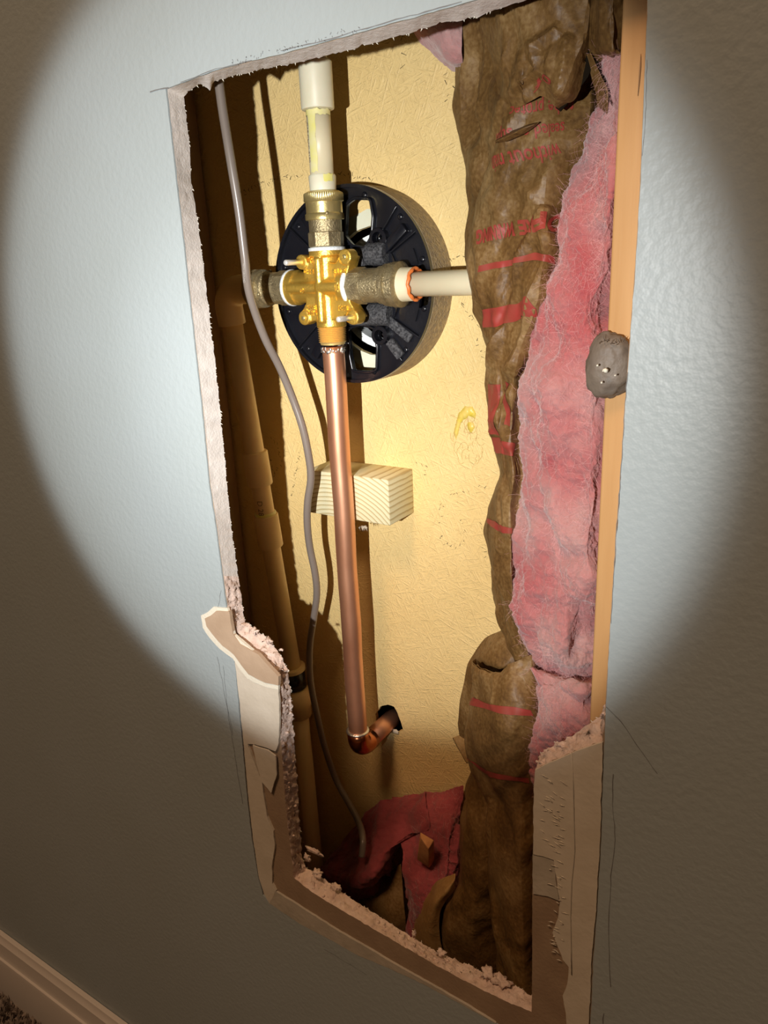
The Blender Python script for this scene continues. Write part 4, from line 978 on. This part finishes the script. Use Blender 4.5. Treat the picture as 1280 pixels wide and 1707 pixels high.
# inner side fold above the puff (opening)
sheet('paper_fold', [[(836,1050,.086),(850,1052,.080),(870,1070,.080),(895,1085,.080)],[(812,1062,.090),(830,1068,.078),(856,1090,.072),(892,1098,.076)],[(790,1095,.092),(806,1098,.078),(838,1112,.068),(880,1106,.074)],[(786,1106,.094),(798,1114,.084),(830,1124,.078),(870,1120,.080)]], 40, 40, crumple(0.0009), M['kraft'], su=0.5, sv=0.5)
sheet('paper_fold', [[(832,1052,.094),(846,1056,.090)],[(808,1064,.098),(830,1085,.090)],[(779,1108,.100),(800,1125,.088)],[(771,1150,.100),(796,1170,.090)],[(763,1204,.104),(790,1215,.092)],[(768,1238,.108),(795,1250,.096)]], 20, 90, crumple(0.0008), M['kraft'], su=0, sv=0.5)
sheet('paper_fold', [[(754,1230,.110),(776,1222,.104),(800,1240,.098)],[(762,1246,.106),(780,1246,.100),(800,1260,.094)],[(778,1272,.102),(790,1272,.098),(802,1280,.092)]], 16, 20, crumple(0.0006), M['kraftin'], su=0.3, sv=0.4)
# narrow fold hanging beside it and its curled foot
N4 = [[(786,1285,.098),(792,1285,.088),(806,1290,.084),(824,1300,.086)],[(774,1335,.100),(782,1335,.086),(806,1335,.080),(826,1345,.082)],[(768,1380,.100),(774,1380,.082),(800,1385,.074),(824,1395,.078)],
      [(766,1430,.100),(772,1430,.080),(800,1435,.072),(826,1440,.078)],[(763,1475,.098),(770,1475,.078),(796,1480,.070),(828,1485,.080)],[(738,1508,.094),(752,1512,.078),(790,1525,.070),(832,1530,.084)],
      [(732,1545,.090),(746,1555,.076),(790,1565,.072),(836,1570,.090)],[(742,1590,.092),(756,1600,.080),(800,1615,.080),(840,1620,.096)],[(752,1640,.096),(766,1650,.086),(806,1660,.086),(842,1670,.100)]]
sheet('paper_fold', N4, 40, 120, crumple(0.0012), M['kraft'], su=0.6, sv=0.7)
sheet('paper_curl', [[(758,1456,.090),(758,1468,.086),(758,1484,.090)],[(728,1470,.094),(742,1486,.080),(750,1494,.084)],[(702,1498,.100),(722,1508,.078),(735,1516,.082)],[(688,1532,.104),(712,1540,.080),(732,1540,.082)],[(684,1562,.106),(712,1570,.084),(734,1568,.086)],[(690,1600,.108),(716,1606,.090),(742,1600,.092)]], 24, 60, crumple(0.0006), M['kraftin'], 'pale inner side of the curled paper', su=0.8, sv=0.8)

# print on the facing: stripes and lettering follow the paper
def find_uv(S, x, y):
    """surface parameters of the sheet nearest to a picture point, found in true space"""
    cam0 = Vector((0, -CAMD, HC)); d = (P(x, y, 0.05) - cam0).normalized(); best = None
    for j in range(0, S.nv + 1, 2):
        for i in range(0, S.nu + 1, 2):
            q = S.g[j][i] - cam0; e = (q - d * q.dot(d)).length
            if best is None or e < best[0]: best = (e, i / S.nu, j / S.nv)
    return Vector((best[1], best[2]))
def band(S, pts, wpx, name, m=None, off=0.00035):
    """ribbon printed on the sheet, through picture points"""
    m = m or M['redprint']
    top = [find_uv(S, x, y - wpx / 2) for x, y in pts]; bot = [find_uv(S, x, y + wpx / 2) for x, y in pts]
    V, F = [], []; n_ = 14 * (len(pts) - 1); kk = max(2, int(wpx / 3))
    for i in range(n_ + 1):
        t = i / n_ * (len(pts) - 1); a_ = min(int(t), len(pts) - 2); f_ = t - a_
        p = top[a_].lerp(top[a_ + 1], f_); q = bot[a_].lerp(bot[a_ + 1], f_)
        for j in range(kk + 1): r = p.lerp(q, j / kk); V.append(S.at(r.x, r.y, off))
    w_ = kk + 1
    for i in range(n_):
        for j in range(kk): F.append((i * w_ + j, i * w_ + j + 1, (i + 1) * w_ + j + 1, (i + 1) * w_ + j))
    return link(name, V, F, m, batt, label='red printed stripe')
band(KS, [(797,450),(830,441),(860,436),(893,427),(922,433)], 12, 'printed_stripe')
band(KS, [(806,530),(830,528),(860,522),(890,512)], 30, 'printed_stripe')
band(KS, [(814,680),(826,682),(834,684)], 84, 'printed_stripe'); band(KS, [(842,672),(850,676)], 70, 'printed_stripe')
band(KS, [(820,740),(838,746),(858,750)], 22, 'printed_stripe')
band(KS, [(812,868),(830,878),(852,886)], 9, 'printed_stripe')
band(LS, [(790,1166),(810,1176),(850,1184),(886,1187)], 11, 'printed_stripe')
band(LS, [(782,1262),(805,1284),(835,1296),(880,1300)], 10, 'printed_stripe')
def printed(S, txt, xa, ya, xb, yb, hpx, bold=0.0, off=0.0004):
    """lettering laid upside down on the paper between two picture points"""
    a_, b_ = find_uv(S, xa, ya), find_uv(S, xb, yb); c_ = find_uv(S, (xa + xb) / 2, (ya + yb) / 2 - hpx / 2); dn = find_uv(S, (xa + xb) / 2, (ya + yb) / 2 + hpx / 2)
    vdir = (dn - c_)
    W_ = len(txt) * 0.58
    def fn(x, y, t):
        u = 0.5 - x / W_; p = a_.lerp(b_, u) + vdir * (y * 1.35); return S.at(p.x, p.y, off)
    text_mesh(txt, 1.0, fn, M['redprint'], 'printed_lettering', batt, 0, bold, label='red upside down lettering')
printed(KS, 'without main', 818, 282, 952, 248, 26, 0.012)
printed(KS, 'sealed or suppor', 822, 240, 965, 205, 27, 0.012)
printed(KS, 'to be protec', 838, 190, 972, 168, 26, 0.012)
printed(US, 'of', 885, 153, 925, 146, 18, 0.012)
printed(KS, 'FIRE WARNING', 796, 396, 908, 366, 26, 0.05)
printed(KS, 'O', 915, 372, 935, 370, 24, 0.04)

# pink fiberglass
Pk = []
def pr(y, L, Rr, d0=.066, dm=.036, dR=.022):
    w_ = Rr - L
    if 560 < y < 1000: d0 = .071
    Pk.append([(L + 10, y, d0 + .022), (L, y, d0), (L + w_ * .15, y, (d0 + dm) / 2 - .004), (L + w_ * .4, y, dm), (L + w_ * .65, y, dm - .004), (L + w_ * .88, y, dR), (Rr + 8, y, dR + .010), (Rr + 14, y, dR + .03)])
pr(88, 1018, 1040, .056, .048, .040); pr(150, 1012, 1036, .062, .050, .040); pr(200, 990, 1033, .066, .050, .036); pr(250, 976, 1030, .066, .046, .034); pr(300, 962, 1027, .066, .042, .030); pr(350, 953, 1022, .062, .040, .028)
pr(400, 946, 1019, .062, .038, .028); pr(440, 936, 1017, .060, .036, .028); pr(470, 915, 1015, .058, .036, .030); pr(520, 898, 1013, .056, .034, .034); pr(580, 882, 1010, .058, .034, .028); pr(640, 868, 1006, .058, .032, .020)
pr(700, 868, 1004, .058, .030, .022); pr(780, 866, 1001, .058, .034, .024); pr(850, 864, 999, .056, .034, .022); pr(900, 858, 996, .054, .032, .022); pr(960, 856, 993, .054, .032, .024); pr(1010, 858, 990, .056, .034, .030)
pr(1060, 866, 988, .058, .034, .036); pr(1100, 876, 986, .056, .036, .040); pr(1125, 884, 985, .056, .050, .048); pr(1140, 884, 984, .050, .038, .032); pr(1180, 894, 984, .050, .034, .026); pr(1220, 890, 990, .050, .034, .026); pr(1270, 885, 1000, .050, .036, .028); pr(1330, 888, 1010, .052, .040, .035)
PS, PO = sheet('fiberglass', Pk, 120, 600, relief(fluffy(0.0038), [
 ([(905,880,.034),(922,920,.034),(930,960,.034)], -.006, .010), ([(1000,930,.03),(975,925,.03),(940,930,.032)], -.003, .008), ([(970,1020,.032),(978,1060,.034),(965,1090,.036)], -.009, .009),
 ([(893,1005,.04),(880,1060,.04),(890,1110,.045)], -.004, .007), ([(885,1128,.05),(930,1128,.045),(985,1165,.034)], -.004, .006), ([(985,1150,.03),(940,1145,.034),(905,1140,.04)], .003, .006),
 ([(985,400,.03),(1000,470,.03),(1008,540,.03)], -.005, .009), ([(880,760,.045),(900,830,.04),(895,870,.04)], -.003, .010), ([(920,640,.034),(930,760,.032),(920,860,.034)], .003, .016), ([(960,300,.045),(990,240,.044),(1010,180,.046)], -.003, .008)]), M['pink'], 'fluffy pink fiberglass', solid=0)
TP = [[(660,-60,.10),(700,-60,.09),(740,-60,.09),(775,-60,.10)],[(678,30,.115),(705,30,.098),(740,30,.092),(772,30,.10)],[(690,55,.125),(712,60,.105),(740,65,.096),(770,60,.10)],[(712,80,.138),(728,88,.118),(748,90,.102),(770,85,.10)],[(728,95,.150),(742,105,.130),(756,110,.112),(772,110,.11)],[(744,108,.156),(752,116,.150),(760,120,.140),(772,124,.13)]]
sheet('fiberglass', TP, 40, 60, fluffy(0.0016), M['pink'], solid=0)
# creased folds and pockets across the batt
for pts_, w_ in (([(920,895,.030),(905,860,.034),(890,830,.038)],.004),):
    pass

def strands(S, n_, r=0.00004, lo=0.003, hi=0.010, lift=0.0012):
    out = []
    for i in range(n_):
        u, v = random.uniform(0.13, 0.9), random.random(); p = S.at(u, v, 0.0)
        d = Vector((random.gauss(0, 1), random.gauss(0, 0.5), random.gauss(0, 1.2))).normalized(); L_ = random.uniform(lo, hi)
        k = Vector((random.gauss(0, 1), random.gauss(0, 1), random.gauss(0, 1))).normalized() * L_ * 0.25
        nrm = Vector((0, -1, 0)) * random.uniform(0, lift)
        out.append(tube([p, p + d * L_ * .33 + k * .5 + nrm, p + d * L_ * .66 + k * .4 + nrm * 1.2, p + d * L_], r, 3, cap=False))
    return merge(*out)
V, F = strands(PS, 9000, 0.000025, 0.003, 0.009, 0.0007); link('loose_fibre', V, F, M['fiber'], batt, smooth=False, kind='stuff')

# lower insulation lying at the foot of the bay
fl = thing('insulation_clump', P(650, 1450, 0.10), 'dim pink insulation slumped at the bottom of the opening behind the cable end', 'insulation')
A = [[(560,1420,.150),(600,1368,.150),(650,1335,.150),(710,1320,.150),(772,1309,.152)],
     [(548,1432,.145),(590,1390,.138),(650,1360,.135),(710,1345,.132),(770,1335,.140)],
     [(540,1445,.138),(590,1420,.122),(640,1400,.120),(710,1385,.118),(766,1385,.130)],
     [(536,1455,.130),(580,1445,.110),(634,1430,.104),(662,1420,.125),(700,1420,.106)],
     [(545,1470,.122),(580,1470,.098),(625,1460,.096),(655,1445,.130),(680,1450,.110)],
     [(560,1490,.120),(585,1486,.104),(622,1482,.108),(650,1480,.135),(668,1490,.120)],
     [(575,1510,.128),(600,1510,.120),(630,1505,.124),(650,1510,.140),(666,1520,.130)]]
A_left = [r[:4] for r in A]
S1, _ = sheet('fiberglass', [[(r[0]), r[1], r[2], r[3]] for r in A], 60, 80, fluffy(0.0036), M['pinkshade'], parent=fl, solid=0)
B_ = [[(655,1330,.152),(700,1322,.152),(745,1318,.150),(772,1309,.152)],
      [(655,1360,.136),(700,1350,.134),(745,1345,.132),(770,1340,.140)],
      [(660,1395,.122),(700,1390,.118),(745,1390,.114),(768,1390,.128)],
      [(668,1425,.112),(705,1440,.108),(745,1440,.102),(762,1440,.116)],
      [(674,1470,.102),(706,1480,.096),(740,1480,.094),(758,1480,.112)],
      [(676,1520,.102),(704,1520,.092),(735,1520,.094),(780,1520,.108)],
      [(676,1560,.108),(700,1560,.098),(730,1560,.100),(770,1560,.112)],
      [(680,1610,.118),(700,1610,.110),(730,1610,.112),(770,1610,.12)]]
S2, _ = sheet('fiberglass', B_, 60, 110, fluffy(0.0036), M['pinkshade'], parent=fl, solid=0)
V, F = strands(S2, 500); link('loose_fibre', V, F, M['fiber'], fl, smooth=False, kind='stuff')
# brown paper lying in the shadow under it
sheet('paper_facing', [[(560,1480,.128),(620,1470,.125),(668,1440,.128)],[(590,1500,.120),(635,1500,.112),(672,1490,.118)],[(620,1540,.115),(650,1540,.108),(676,1535,.114)],[(640,1580,.12),(660,1580,.115),(680,1580,.12)]], 30, 40, crumple(0.0006), M['kraft'], parent=fl)
# wood chip in the pink
wc = P(707, 1418, 0.098)
V, F = boxv(wc, (0.0125, 0.008, 0.036), Matrix.Rotation(0.25, 3, 'Y') @ Matrix.Rotation(0.35, 3, 'X'))
V = [v + noise.noise_vector(v * 100) * 0.002 for v in V]; V[1] = V[1] + Vector((0.005, 0, 0.004))
ch = superbox(V, F, M['shim'], 'wood_chip', None, 0.0008, 2, loc=wc); tag(ch, 'small orange brown wood chip lying on the pink insulation', 'wood chip')

# ---------------------------------------------------------------- floor, baseboard
V, F = boxv((-0.45, -1.6, -0.01), (3.5, 3.2, 0.02)); flo = link('floor', V, F, M['carpet'], smooth=False, kind='structure')
zt_ = P(0, 1560, -0.006).z; zr_ = P(0, 1598, -0.012).z
print('BASE', zt_, zr_, P(0, 1650, -0.014).z, P(1180, 1707, 0).z)
prof = [(0.0005, 0.0), (0.013, 0.0), (0.0135, zr_ - 0.006), (0.0125, zr_ - 0.001), (0.0105, zr_), (0.0100, zr_ + 0.0015), (0.0095, zt_ - 0.022), (0.0085, zt_ - 0.012), (0.0085, zt_ - 0.009), (0.006, zt_ - 0.006), (0.005, zt_ - 0.001), (0.0035, zt_), (0.0005, zt_)]
V, F = [], []
for x in (X0, X1):
    for (d, z) in prof: V.append(Vector((x, -d, z)))
n = len(prof)
for i in range(n - 1): F.append((i, i + 1, n + i + 1, n + i))
autosmooth(link('baseboard_front', V, F, M['base'], kind='structure'), 30)
tf = []
for i in range(5000):
    x = random.uniform(-1.05, -0.45); y = -0.016 - random.random() ** 1.4 * 0.12
    h = random.uniform(0.006, 0.012); d = Vector((random.uniform(-.004, .004), random.uniform(-.004, .004), h)); b_ = Vector((x, y, 0)); s_ = Vector((random.uniform(-1, 1), random.uniform(-1, 1), 0)).normalized() * 0.0012
    tf.append(([b_ - s_, b_ + s_, b_ + d * .6 + s_ * 1.3, b_ + d * .6 - s_ * 1.3, b_ + d + Vector((s_.y, s_.x, 0))], [(0, 1, 2, 3), (3, 2, 4)]))
V, F = merge(*tf); link('carpet_tuft', V, F, M['carpet'], flo, smooth=False, kind='stuff')
